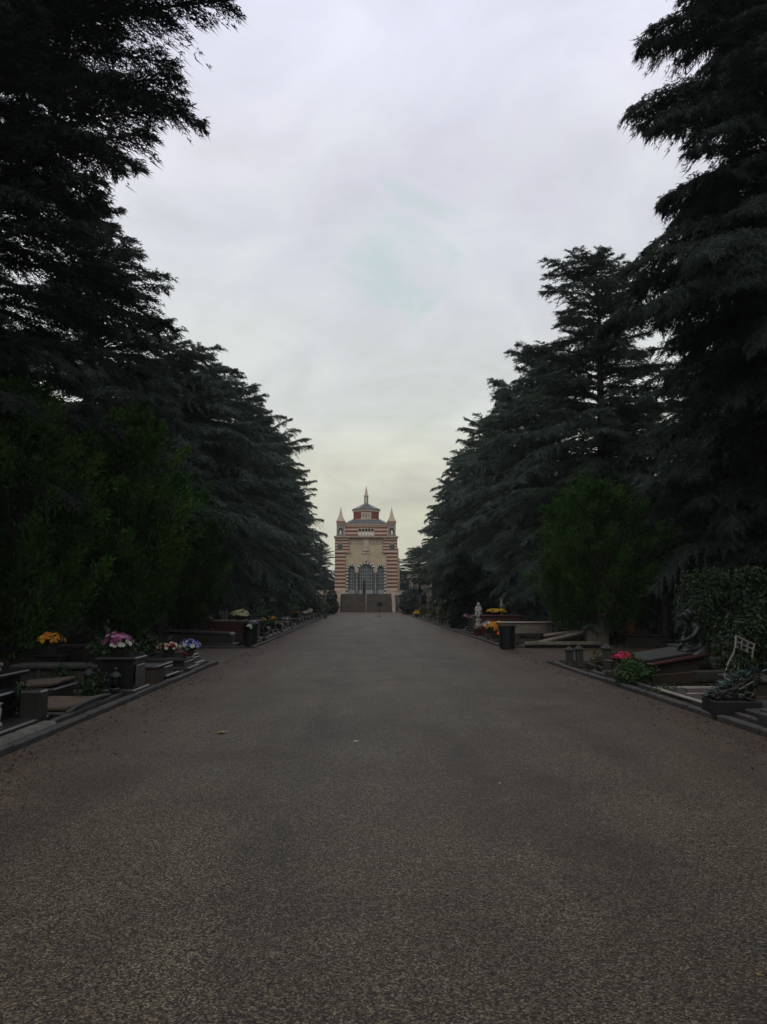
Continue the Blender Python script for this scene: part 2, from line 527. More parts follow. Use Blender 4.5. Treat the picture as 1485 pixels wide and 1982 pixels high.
def flower_pot(label, loc, colors, R=.24, Hd=.2, pot_h=.22, seed=0, group=None, n=70, bloom=.042, shape='dome', potmat='pot', rz=0, name='potted_flowers', cat='flowers'):
    """pot > soil rim, foliage, blossoms; colors: list of petal names"""
    r = np.random.default_rng(seed)
    root = thing(name, label, cat, loc, rz, group)
    mb = MB()
    pr = R * .55
    mb.lathe([(pr * .72, 0), (pr * .98, pot_h * .9), (pr * 1.08, pot_h * .9), (pr * 1.08, pot_h), (pr * .9, pot_h), (pr * .86, pot_h - .02)], n=16)
    mb.build('pot', M[potmat], root, False)
    T, ti = leaf_cloud(blob_shape((0, 0, pot_h + Hd * .38), (R * .88, R * .88, Hd * .62), .15, .3, seed), 420, r, .06)
    tri_mesh('foliage', T, ti, M['leaf'], root)
    Ts, mi = [], []
    for i in range(n):
        N = unit(np.array([r.normal(), r.normal(), abs(r.normal()) * .9 + .05]))
        k = r.uniform(.86, 1.08) * (1 + .1 * sin(4 * N[0] + seed))
        c = np.array([0, 0, pot_h + Hd * .25]) + N * np.array([R, R, Hd * .85]) * k
        b = bloom * r.uniform(.75, 1.25)
        a = unit(np.cross(N, r.normal(size=3))); bb = np.cross(N, a)
        ci = int(r.integers(0, len(colors)))
        if len(colors) > 1 and shape == 'tier': ci = min(len(colors) - 1, int((1 - N[2]) * len(colors) * .9 + r.uniform(-.3, .3)))
        ci = max(0, ci)
        for ring, (rad, lift, m) in enumerate(((1, .15, 8), (.62, .45, 6))):
            for j in range(m):
                q = 2 * pi * j / m + ring * .4
                v = a * cos(q) + bb * sin(q); w = a * -sin(q) + bb * cos(q)
                p0 = c + N * b * lift * .3
                p1 = c + v * b * rad * .8 + w * b * .28 + N * b * lift
                p2 = c + v * b * rad + N * b * lift * .8
                p3 = c + v * b * rad * .8 - w * b * .28 + N * b * lift
                Ts += [np.stack([p0, p1, p2]), np.stack([p0, p2, p3])]; mi += [ci, ci]
    T = np.stack(Ts)
    tri_mesh('blossoms', T, np.full(len(T), .5), [PETAL[c] for c in colors], root, mi)
    return root
# ------------------------------------------------------------------ sky and light
sc = bpy.context.scene
w = bpy.data.worlds.new("World"); sc.world = w; w.use_nodes = True
nt = w.node_tree; nt.nodes.clear()
out = _n(nt, 'ShaderNodeOutputWorld')
SUN_EL, SUN_AZ = radians(52), radians(200)       # azimuth clockwise from +Y: behind the camera
sky = _n(nt, 'ShaderNodeTexSky', sky_type='NISHITA')
sky.sun_disc = False; sky.sun_elevation = SUN_EL; sky.sun_rotation = SUN_AZ
sky.air_density = 1.5; sky.dust_density = 4
b1 = _n(nt, 'ShaderNodeBackground'); b1.inputs[1].default_value = .06
nt.links.new(sky.outputs[0], b1.inputs[0])
tc = _n(nt, 'ShaderNodeTexCoord')
sep = _n(nt, 'ShaderNodeSeparateXYZ'); nt.links.new(tc.outputs['Generated'], sep.inputs[0])
SKYCOL = _ramp(nt, sep.outputs[2], [(0.0, (.60, .58, .45)), (.06, (.70, .69, .54)), (.17, (.77, .78, .63)), (.24, (.81, .86, .79)), (.42, (.77, .80, .84)), (.52, (.77, .78, .85)), (.62, (.85, .87, 1.0)), (1.0, (.72, .73, .82))])
# project the direction on a cloud layer so that the cloud shapes flatten towards the horizon
zz = _n(nt, 'ShaderNodeMath', operation='ADD'); zz.inputs[1].default_value = .30; nt.links.new(sep.outputs[2], zz.inputs[0])
dv = _n(nt, 'ShaderNodeVectorMath', operation='DIVIDE')
cmb = _n(nt, 'ShaderNodeCombineXYZ')
for k in range(3): nt.links.new(zz.outputs[0], cmb.inputs[k])
nt.links.new(tc.outputs['Generated'], dv.inputs[0]); nt.links.new(cmb.outputs[0], dv.inputs[1])
c1 = _noise(nt, dv.outputs[0], 1.7, 7, .55, .5)
c2 = _noise(nt, dv.outputs[0], 4.5, 6, .6, .8)
shade = _ramp(nt, c1, [(.28, (.80, .80, .84)), (.45, (.95, .94, .97)), (.56, (1.01, 1.02, 1.01)), (.70, (1.12, 1.11, 1.10))])
shade2 = _ramp(nt, c2, [(.3, (.92, .93, .91)), (.5, (1.0, .985, 1.01)), (.7, (1.05, 1.06, 1.04))])
cc = _mix(nt, 1.0, _mix(nt, 1.0, SKYCOL, shade, 'MULTIPLY'), shade2, 'MULTIPLY')
# the thin blue-green patch in the cloud ahead
dp = _n(nt, 'ShaderNodeVectorMath', operation='DOT_PRODUCT')
pv = Vector(_R @ Vector((755 - 742.5, 991 - 500, -FPX))).normalized()
dp.inputs[1].default_value = pv; nt.links.new(tc.outputs['Generated'], dp.inputs[0])
wob = _n(nt, 'ShaderNodeMath', operation='MULTIPLY_ADD'); wob.inputs[1].default_value = .030; nt.links.new(c2, wob.inputs[0]); nt.links.new(dp.outputs['Value'], wob.inputs[2])
pm_ = _n(nt, 'ShaderNodeMapRange', interpolation_type='SMOOTHSTEP'); pm_.inputs['From Min'].default_value = 1.0112; pm_.inputs['From Max'].default_value = 1.0175
nt.links.new(wob.outputs[0], pm_.inputs['Value']); patch = pm_.outputs[0]
sm = _n(nt, 'ShaderNodeMath', operation='MULTIPLY'); sm.inputs[1].default_value = .7; nt.links.new(patch, sm.inputs[0])
cc = _mix(nt, sm.outputs[0], cc, (.56, .70, .69))
b2 = _n(nt, 'ShaderNodeBackground'); b2.inputs[1].default_value = .985; nt.links.new(cc, b2.inputs[0])
mx = _n(nt, 'ShaderNodeMixShader'); mx.inputs[0].default_value = .92
nt.links.new(b1.outputs[0], mx.inputs[1]); nt.links.new(b2.outputs[0], mx.inputs[2]); nt.links.new(mx.outputs[0], out.inputs[0])

sd_ = bpy.data.lights.new("sun", 'SUN'); sd_.energy = .5; sd_.angle = radians(25); sd_.color = (1, .95, .88)
so_ = bpy.data.objects.new("sun", sd_); C.objects.link(so_)
sdir = Vector((sin(SUN_AZ) * cos(SUN_EL), cos(SUN_AZ) * cos(SUN_EL), sin(SUN_EL)))
so_.rotation_euler = sdir.to_track_quat('Z', 'Y').to_euler()
sc.view_settings.view_transform = 'Standard'; sc.view_settings.look = 'None'
sc.view_settings.exposure = 0; sc.view_settings.gamma = 1
sc.cycles.max_bounces = 5; sc.cycles.diffuse_bounces = 3; sc.cycles.transparent_max_bounces = 4
sc.cycles.use_denoising = True

# thin damp air over the whole avenue
hm = bpy.data.materials.new('haze_air'); hm.use_nodes = True
hn = hm.node_tree; hn.nodes.clear()
ho = _n(hn, 'ShaderNodeOutputMaterial'); hv = _n(hn, 'ShaderNodeVolumePrincipled')
hv.inputs['Color'].default_value = (.88, .93, .95, 1); hv.inputs['Density'].default_value = .0004
hn.links.new(hv.outputs[0], ho.inputs['Volume'])
hb = bpy.data.meshes.new('haze')
_hx = [(-640, 640), (-240, 1240), (-1, 36)]
hb.from_pydata([(x, y, z) for x in _hx[0] for y in _hx[1] for z in _hx[2]], [], [(0, 1, 3, 2), (4, 6, 7, 5), (0, 4, 5, 1), (2, 3, 7, 6), (0, 2, 6, 4), (1, 5, 7, 3)])
hb.materials.append(hm)
hz = bpy.data.objects.new('haze', hb); C.objects.link(hz)
tag(hz, 'thin damp haze filling the avenue', 'haze', kind='stuff')
sc.cycles.volume_bounces = 0

# ------------------------------------------------------------------ ground, road, paths, kerbs
RL, RR_ = -3.72, 4.72          # kerb faces
GAP = (20.3, 26.6)             # the cross path

def sheet(name, x0, x1, y0, y1, z, mat, nx=1, ny=1):
    mb = MB()
    vs = [(x0 + (x1 - x0) * i / nx, y0 + (y1 - y0) * j / ny, z) for j in range(ny + 1) for i in range(nx + 1)]
    fs = [(j * (nx + 1) + i, j * (nx + 1) + i + 1, (j + 1) * (nx + 1) + i + 1, (j + 1) * (nx + 1) + i) for j in range(ny) for i in range(nx)]
    mb.add(vs, fs)
    return tag(mb.build(name, mat), kind='structure')

def gravel(name):
    m, nt, b = _new(name)
    co = _co(nt)
    vo = _n(nt, 'ShaderNodeTexVoronoi'); vo.inputs['Scale'].default_value = 118
    nt.links.new(co, vo.inputs['Vector'])
    sv = _n(nt, 'ShaderNodeSeparateColor'); nt.links.new(vo.outputs['Color'], sv.inputs[0])
    grain = _ramp(nt, sv.outputs[0], [(0, (.004, .003, .0015)), (.35, (.032, .0255, .0135)), (.65, (.088, .072, .042)), (.88, (.160, .135, .083)), (1, (.28, .245, .165))])
    hue = _ramp(nt, sv.outputs[1], [(0, (1.12, .95, .82)), (.5, (1, 1, 1)), (1, (.95, 1.02, 1.04))])
    grain = _mix(nt, 1, grain, hue, 'MULTIPLY')
    # wear: pale, compacted patches, tracks along the road, browner needle litter near the kerbs
    big = _noise(nt, co, .55, 7, .68, .5)
    mp = _n(nt, 'ShaderNodeMapping'); mp.inputs['Scale'].default_value = (1.0, .16, 1); nt.links.new(co, mp.inputs[0])
    trk = _noise(nt, mp.outputs[0], 1.1, 5, .6, .4)
    grain = _mix(nt, 1, grain, _ramp(nt, big, [(.30, (.60, .55, .50)), (.48, (.95, .92, .88)), (.58, (1.08, 1.08, 1.06)), (.72, (1.5, 1.52, 1.5))]), 'MULTIPLY')
    grain = _mix(nt, 1, grain, _ramp(nt, trk, [(.3, (.70, .66, .62)), (.52, (1.0, 1.0, 1.0)), (.72, (1.25, 1.27, 1.27))]), 'MULTIPLY')
    sx = _n(nt, 'ShaderNodeSeparateXYZ'); nt.links.new(co, sx.inputs[0])
    ax = _n(nt, 'ShaderNodeMath', operation='SUBTRACT'); ax.inputs[1].default_value = .5; nt.links.new(sx.outputs[0], ax.inputs[0])
    ab = _n(nt, 'ShaderNodeMath', operation='ABSOLUTE'); nt.links.new(ax.outputs[0], ab.inputs[0])
    wv = _n(nt, 'ShaderNodeMath', operation='MULTIPLY_ADD'); wv.inputs[1].default_value = 2.4; nt.links.new(big, wv.inputs[0]); nt.links.new(ab.outputs[0], wv.inputs[2])
    edge = _ramp(nt, wv.outputs[0], [(0, (0, 0, 0)), (1, (1, 1, 1))])
    mr = _n(nt, 'ShaderNodeMapRange'); mr.inputs['From Min'].default_value = 3.4; mr.inputs['From Max'].default_value = 5.6
    nt.links.new(wv.outputs[0], mr.inputs['Value'])
    med = _noise(nt, co, 3.0, 6, .7)
    mm = _n(nt, 'ShaderNodeMath', operation='MULTIPLY'); nt.links.new(mr.outputs[0], mm.inputs[0]); nt.links.new(_ramp(nt, med, [(.35, (.25,) * 3), (.65, (.95,) * 3)]), mm.inputs[1])
    grain = _mix(nt, mm.outputs[0], grain, _mix(nt, 1, grain, (.80, .56, .44), 'MULTIPLY'))
    # two faint wheel tracks, broken up
    w1 = _n(nt, 'ShaderNodeMath', operation='MULTIPLY_ADD'); w1.inputs[1].default_value = .5; nt.links.new(trk, w1.inputs[0]); nt.links.new(ab.outputs[0], w1.inputs[2])
    t2 = _n(nt, 'ShaderNodeMapRange', interpolation_type='SMOOTHSTEP'); t2.inputs['From Min'].default_value = 1.0; t2.inputs['From Max'].default_value = 1.35
    nt.links.new(w1.outputs[0], t2.inputs['Value'])
    t3 = _n(nt, 'ShaderNodeMapRange', interpolation_type='SMOOTHSTEP'); t3.inputs['From Min'].default_value = 1.25; t3.inputs['From Max'].default_value = 1.6; t3.inputs['To Min'].default_value = 1; t3.inputs['To Max'].default_value = 0
    nt.links.new(w1.outputs[0], t3.inputs['Value'])
    t4 = _n(nt, 'ShaderNodeMath', operation='MULTIPLY'); nt.links.new(t2.outputs[0], t4.inputs[0]); nt.links.new(t3.outputs[0], t4.inputs[1])
    t5 = _n(nt, 'ShaderNodeMath', operation='MULTIPLY'); t5.inputs[1].default_value = .5; nt.links.new(t4.outputs[0], t5.inputs[0])
    grain = _mix(nt, t5.outputs[0], grain, _mix(nt, 1, grain, (.68, .66, .64), 'MULTIPLY'))
    nt.links.new(grain, b.inputs['Base Color'])
    b.inputs['Roughness'].default_value = .62; b.inputs['Specular IOR Level'].default_value = .5
    _bump(nt, b, vo.outputs['Distance'], .8, .009)
    return m

def soilmat():
    m, nt, b = _new('bed_soil')
    co = _co(nt)
    f = _noise(nt, co, 2.5, 8, .7); g = _noise(nt, co, 40, 4, .7)
    c = _ramp(nt, f, [(.3, (.022, .018, .014)), (.5, (.045, .036, .026)), (.62, (.035, .04, .02)), (.75, (.03, .045, .018))])
    c = _mix(nt, 1, c, _ramp(nt, g, [(.35, (.6,) * 3), (.7, (1.5, 1.4, 1.2))]), 'MULTIPLY')
    nt.links.new(c, b.inputs['Base Color']); b.inputs['Roughness'].default_value = 1
    b.inputs['Specular IOR Level'].default_value = .1
    _bump(nt, b, g, .9, .03)
    return m

SOIL = soilmat(); GRAV = gravel('gravel')
sheet('ground', -600, 600, -200, 1200, 0, SOIL)
sheet('road', RL, RR_, -12, 120, .006, GRAV)
sheet('path', -30, RL, GAP[0], GAP[1], .006, GRAV)
sheet('path', RR_, 30, GAP[0], GAP[1], .006, GRAV)
sheet('path', -16, RL - .001, 104, 109.5, .006, GRAV)
sheet('path', RR_ + .001, 16, 104, 109.5, .006, GRAV)

def kerb(x, y0, y1, inward):
    mb = MB(); y = y0; rr = random.Random(int(x * 10 + y0))
    while y < y1 - .3:
        l = min(rr.uniform(.85, 1.3), y1 - y)
        dz = rr.uniform(-.012, .012); dx = rr.uniform(-.012, .012)
        mb.box((x + inward * .06 + dx, y + l / 2, .012 + dz), (.12, l - .015, .15), rz=rr.uniform(-.008, .008), bev=.018)
        y += l
    return tag(mb.build('kerb', M['kerb']), kind='structure')

def verge_edge(x, y0, y1):
    """narrow raised second edging behind the kerb"""
    mb = MB(); y = y0; rr = random.Random(int(x * 13 + y0))
    while y < y1 - .3:
        l = min(rr.uniform(1.2, 2.4), y1 - y)
        if rr.random() < .75:
            mb.box((x, y + l / 2, .03 + rr.uniform(-.02, .015)), (.08, l - .03, .16), rz=rr.uniform(-.012, .012), bev=.015)
        y += l
    return tag(mb.build('kerb', M['kerb']), kind='structure')

for x, inw in ((RL, -1), (RR_, 1)):
    for y0, y1 in ((2.0, GAP[0]), (GAP[1], 104)):
        kerb(x, y0, y1, inw); verge_edge(x + inw * .27, y0 if inw > 0 or y0 > 5 else 10.2, y1)
    mb = MB()
    for y in (GAP[0] - .08, GAP[1] + .08):
        for k in range(14):
            mb.box((x + inw * (.9 + k * 1.2), y, .012), (1.15, .12, .15), bev=.018)
    tag(mb.build('kerb', M['kerb']), kind='structure')

# fallen needles and leaves: dense at the kerbs, a few on the road
r = np.random.default_rng(5)
n = 15000
Y = 2.5 + r.uniform(0, 1, n) ** 1.6 * 60
e = np.abs(r.normal(0, .45, n))
X = np.where(r.uniform(size=n) < .5, RL + e, RR_ - e)
inb = r.uniform(size=n) < .35
X = np.where(inb, np.where(X < .5, RL - .3 - np.abs(r.normal(0, 1.5, n)), RR_ + .3 + np.abs(r.normal(0, 1.5, n))), X)
P = np.stack([X, Y, np.full(n, .014)], 1); D = np.stack([r.normal(size=n), r.normal(size=n), r.uniform(0, .25, n)], 1)
L = r.uniform(.02, .06, n)
T = kites(P, D, L, L * .4, r, np.tile([0, 0, 1.0], (n, 1)) + r.normal(0, .3, (n, 3)))
ti = r.uniform(0, 1, n)
tag(tri_mesh('fallen_leaves', T, np.concatenate([ti, ti]), M['litter']), 'dry brown needles and leaves scattered along both kerbs', 'leaves', kind='stuff')
# single yellowed leaves blown over the road
n = 110
P = np.stack([r.uniform(RL + .2, RR_ - .2, n), 3 + r.uniform(0, 1, n) ** 1.5 * 70, np.full(n, .013)], 1)
D = np.stack([r.normal(size=n), r.normal(size=n), r.uniform(0, .3, n)], 1); L = r.uniform(.015, .045, n)
T = kites(P, D, L, L * .6, r, np.tile([0, 0, 1.0], (n, 1)) + r.normal(0, .4, (n, 3))); ti = r.uniform(0, 1, n)
tag(tri_mesh('fallen_leaves', T, np.concatenate([ti, ti]), M['leaf_dry']), 'sparse yellowed leaves blown over the gravel road', 'leaves', kind='stuff')
# low ivy and weeds between the graves
n = 20000
Y = 6 + r.uniform(0, 1, n) ** 1.4 * 95
e = .45 + np.abs(r.normal(0, 3.2, n))
X = np.where(r.uniform(size=n) < .5, RL - e, RR_ + e)
keep = (np.sin(X * 1.3 + Y * .7) + np.sin(Y * 1.1 - X * .5) > -.2) & ~((Y > GAP[0] - .3) & (Y < GAP[1] + .3))
X, Y = X[keep], Y[keep]; n = len(X)
P = np.stack([X, Y, np.full(n, .01)], 1); D = np.stack([r.normal(0, .6, n), r.normal(0, .6, n), r.uniform(.3, 1.2, n)], 1)
L = r.uniform(.06, .17, n)
T = kites(P, D, L, L * .35, r); ti = r.uniform(0, 1, n)
tag(tri_mesh('ground_cover', T, np.concatenate([ti, ti]), M['ivy']), 'low dark ivy and weeds growing between the graves', 'ground cover', kind='stuff')
for px, py, k, lab in ((420, 1421, .07, 'large pale yellow leaf lying on the gravel left of centre'), (684, 1438, .035, 'small white scrap lying on the gravel in mid road')):
    x, y = at(px, py)
    P = np.array([[0, 0, .012]] * 3); D = np.array([[1, .2, .1], [.9, -.3, .25], [.8, .6, .2]])
    T = kites(P, D, np.array([k * 2.2, k * 1.5, k * 1.4]), np.array([k, k * .8, k * .8]), r, np.tile([0, 0, 1.0], (3, 1)))
    o = tri_mesh('fallen_leaf' if k > .05 else 'paper_scrap', T, np.full(len(T), 1.0), M['leaf_dry'] if k > .05 else M['white_metal'])
    o.location = (x, y, .004); tag(o, lab, 'leaf' if k > .05 else 'litter')
# ------------------------------------------------------------------ the temple at the end of the avenue
M['t_beige'] = stone('beige_render', (.50, .405, .265), .16, .9, .9, 0, (.40, .32, .21), .2)
M['t_trim'] = stone('trim_stone', (.54, .43, .33), .18, 2, .85, 0, (.28, .24, .19), .2)
M['t_brick'] = stone('dark_red_brick', (.17, .048, .03), .3, 4, .9)
M['t_roof'] = stone('slate_roof', (.085, .085, .083), .35, 3, .8)
M['t_lead'] = stone('pale_lead', (.22, .225, .225), .25, 3, .6)
M['t_black'] = stone('black_marble', (.035, .04, .042), .3, 5, .5)
M['t_white'] = stone('white_voussoir', (.60, .58, .50), .15, 5, .7)
M['t_glass'] = plain('temple_glass', (.055, .075, .08), .22, 0, .5, 1.2)
M['t_pane'] = plain('frosted_panel', (.30, .33, .32), .5)
M['t_mull'] = plain('pale_mullion', (.5, .53, .52), .6)
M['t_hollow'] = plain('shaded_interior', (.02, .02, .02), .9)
M['t_step'] = stone('step_stone', (.135, .112, .09), .4, 1.5, .9, 0, (.065, .053, .042))
M['t_rail'] = plain('pale_rail', (.35, .33, .28), .5)
M['t_str_low'] = stripes('banded_brick_wide', (.18, .060, .040), (.54, .41, .305), .545, .10, .5)
M['t_str_up'] = stripes('banded_brick_narrow', (.18, .060, .040), (.54, .41, .305), .44, .12, .5)
M['t_str_attic'] = stripes('banded_brick_attic', (.18, .060, .040), (.54, .41, .305), .56, .62, .48)
M['t_grey'] = stone('grey_plaster', (.24, .225, .195), .25, 1.5, .9, 0, (.12, .115, .095))

F = 2.62
BX, BY = .22, 114.0
temple = thing('temple', 'striped red and cream domed temple with three glazed arches at the end of the avenue', 'temple', (BX, BY, 0))
OPEN = [(-2.14, .47, 3.62), (0, 1.08, 3.28), (2.14, .47, 3.62)]
HX = 4.55

# body behind the facade
mb = MB()
mb.box((0, 5.2, F / 2 + 4.1), (2 * HX - .1, 8.6, F + 8.2 - .02))
mb.build('rear_wall', M['t_beige'], temple)

# centre facade with the three arched openings
mb = MB()
xs = sorted(set([round(-3.0 + .06 * i, 4) for i in range(101)] + [c + s * rr_ for c, rr_, _ in OPEN for s in (-1, 1)]))
def hgt(x):
    for c, rr_, sp in OPEN:
        if abs(x - c) < rr_ - 1e-6: return F + sp + sqrt(max(0, rr_ ** 2 - (x - c) ** 2))
    return F
for a, b in zip(xs, xs[1:]):
    mid = (a + b) / 2
    ins = hgt(mid) > F + .01
    ha, hb = F, F
    if ins:
        c, rr_, sp = [o for o in OPEN if abs(mid - o[0]) < o[1]][0]
        ha = F + sp + sqrt(max(0, rr_ ** 2 - (a - c) ** 2)); hb = F + sp + sqrt(max(0, rr_ ** 2 - (b - c) ** 2))
        mb.add([(a, 0, ha), (b, 0, hb), (b, .6, hb), (a, .6, ha)], [(0, 1, 2, 3)])
    mb.add([(a, 0, ha), (b, 0, hb), (b, 0, F + 8.2), (a, 0, F + 8.2)], [(0, 1, 2, 3)])
for c, rr_, sp in OPEN:
    for s in (-1, 1):
        mb.add([(c + s * rr_, 0, F), (c + s * rr_, .6, F), (c + s * rr_, .6, F + sp), (c + s * rr_, 0, F + sp)], [(0, 1, 2, 3)])
mb.build('facade_wall', M['t_beige'], temple)

# black and white voussoirs, alternating jamb blocks
for c, rr_, sp in OPEN:
    mb = MB(); n = 17 if rr_ > .6 else 11; th = .30 if rr_ > .6 else .27
    a0 = -.0 if rr_ > .6 else 0
    for i in range(n):
        q0 = pi * i / n; q1 = pi * (i + 1) / n
        p = [(c + (rr_ + d) * cos(q), F + sp + (rr_ + d) * sin(q)) for d, q in ((.0, q0), (th, q0), (th, q1), (.0, q1))]
        mb.prism(p, -.05, .25, i % 2)
    if rr_ < .6:
        s = -1 if c < 0 else 1
        for k in range(15):
            z = F + .05 + k * .2405
            mb.box((c + s * (rr_ + .15), .07, z + .12), (.30 if k % 2 else .27, .24, .236), m=(k + 1) % 2)
    mb.build('arch', [M['t_black'], M['t_white']], temple)

# columns with pale blocks between the arches
for s in (-1, 1):
    x = s * 1.375
    mb = MB()
    mb.lathe([(.20, 0), (.20, .12), (.15, .2), (.14, 2.9), (.17, 3.0), (.2, 3.1)], (x, -.16, F), 14)
    o = mb.build('column', M['t_grey'], temple, True)
    mb = MB(); mb.box((x, -.14, F + 3.36), (.54, .44, .56), bev=.03); mb.box((x, -.14, F + 3.69), (.60, .48, .10))
    mb.build('capital', M['t_trim'], o)

for s in (-1, 1):
    mb = MB(); mb.box((s * 1.375, -.004, F + 1.62), (.56, .03, 3.2)); mb.build('pier_facing', M['t_black'], temple)
# glazed screens
for c, rr_, sp in OPEN:
    mb = MB()
    pts = [(c - rr_ - .02, F), (c + rr_ + .02, F)] + [(c + (rr_ + .02) * cos(pi * i / 16), F + sp + (rr_ + .02) * sin(pi * i / 16)) for i in range(17)]
    mb.prism(pts, .42, .46)
    g = mb.build('window', M['t_glass'], temple)
    mb = MB(); k = 8 if rr_ > .6 else 4
    for i in range(1, k):
        x = c - rr_ + 2 * rr_ * i / k
        top = F + sp + sqrt(max(.01, rr_ ** 2 - (x - c) ** 2))
        mb.box((x, .39, (F + top) / 2), (.032, .05, top - F))
    for j in range(1, 9):
        z = F + .5 * j
        hw = rr_ if z < F + sp else sqrt(max(.02, rr_ ** 2 - (z - F - sp) ** 2))
        mb.box((c, .385, z), (2 * hw, .05, .03))
    mb.build('frame', M['t_mull'], g)
    mb = MB()
    if rr_ > .6:
        mb.box((-.79, .33, F + .3), (.54, .05, .58)); mb.build('panel', M['t_pane'], g); mb = MB()
        mb.box((.54, .33, F + .3), (1.04, .05, .58))
    else:
        mb.box((c, .33, F + .3), (2 * rr_ - .02, .05, .58))
    mb.build('panel', M['t_pane'], g)
mb = MB()
mb.prism([(-.50, F), (-.04, F), (-.04, F + 1.75)] + [(-.27 + .23 * cos(pi * i / 8), F + 1.75 + .3 * sin(pi * i / 8)) for i in range(1, 8)] + [(-.50, F + 1.75)], .27, .34)
d = mb.build('door', M['t_hollow'], temple)
mb = MB(); mb.box((-.08, .255, F + 1.0), (.025, .03, .16)); mb.build('handle', M['bronze'], d)

# banded corner piers: wide bands below, narrower bands with a small triple window above
for s in (-1, 1):
    x = s * 3.80
    mb = MB(); mb.box((x, .75, F + 3.03), (1.58, 1.9, 6.06)); pr = mb.build('pier', M['t_str_low'], temple)
    mb = MB(); mb.box((s * 3.55, .70, F + 7.13), (2.08, 1.94, 2.06)); pu = mb.build('upper_pier', M['t_str_up'], temple)
    mb = MB(); mb.box((s * 3.55, .69, F + 6.10), (2.14, 2.02, .13)); mb.build('cornice', M['t_trim'], temple)
    mb = MB(); mb.box((x, .66, F + .30), (1.66, 2.1, .62), bev=.03); mb.build('plinth', M['t_trim'], temple)
    mb = MB()
    mb.box((x, -.275, F + 6.95), (.74, .06, .95), m=0)
    for k in (-1, 0, 1):
        xx = x + k * .22
        mb.prism([(xx - .07, F + 6.55), (xx + .07, F + 6.55), (xx + .07, F + 7.15), (xx, F + 7.27), (xx - .07, F + 7.15)], -.315, -.30, 1)
        mb.box((xx, -.27, F + 7.62), (.12, .05, .16), m=0)
    mb.build('window', [M['t_grey'], M['t_hollow']], pu)

# beige panel frames and the central relief
for s in (-1, 1):
    mb = MB()
    mb.box((s * 2.30, -.05, F + 6.9), (.14, .10, 1.75))
    mb.box((s * 1.45, -.05, F + 7.42), (1.9, .10, .10)); mb.box((s * 1.45, -.04, F + 7.78), (1.9, .08, .08))
    mb.build('panel_moulding', M['t_trim'], temple)
mb = MB()
mb.prism([(-.46, F + 6.3), (.46, F + 6.3), (.46, F + 7.95), (0, F + 8.35), (-.46, F + 7.95)], -.16, -.002)
mb.prism([(-.25, F + 6.9), (.25, F + 6.9), (.25, F + 7.7), (0, F + 7.95), (-.25, F + 7.7)], -.24, -.16)
mb.box((0, -.05, F + 5.92), (1.3, .10, .10)); mb.box((0, -.07, F + 5.2), (.5, .14, .95), bev=.05)
mb.build('relief', M['t_trim'], temple)

# main cornice and attic with its loggia
mb = MB()
mb.box((0, .55, F + 8.24), (2 * HX + .28, 2.0, .16)); mb.box((0, .5, F + 8.38), (2 * HX + .44, 2.2, .12))
mb.box((0, 5.2, F + 8.30), (2 * HX + .2, 7.0, .18))
mb.build('cornice', M['t_trim'], temple)
mb = MB(); mb.box((0, 4.2, F + 9.32), (6.3, 7.6, 1.74)); mb.build('attic_wall', M['t_str_attic'], temple)
mb = MB(); mb.box((0, 4.2, F + 10.27), (6.5, 7.9, .16)); mb.build('cornice', M['t_trim'], temple)
mb = MB()
mb.box((0, .33, F + 9.12), (2.46, .16, 1.18), m=0)
for k in range(5):
    x = (k - 2) * .46
    mb.prism([(x - .165, F + 9.15), (x + .165, F + 9.15)] + [(x + .165 * cos(pi * i / 8), F + 9.44 + .165 * sin(pi * i / 8)) for i in range(9)], .225, .245, 1)
    mb.box((x, .225, F + 8.86), (.34, .06, .56), m=2)
    q = 7
    for i in range(q):
        a0, a1 = pi * i / q, pi * (i + 1) / q
        mb.prism([(x + rr_ * cos(a), F + 9.44 + rr_ * sin(a)) for rr_, a in ((.17, a0), (.235, a0), (.235, a1), (.17, a1))], .19, .25, 3 if i % 2 else 0)
for k in range(6):
    mb.lathe([(.05, 0), (.04, .1), (.04, .72), (.06, .84)], ((k - 2.5) * .46, .2, F + 8.6), 8, 0)
mb.build('window', [M['t_trim'], M['t_hollow'], M['t_white'], M['t_black']], temple)

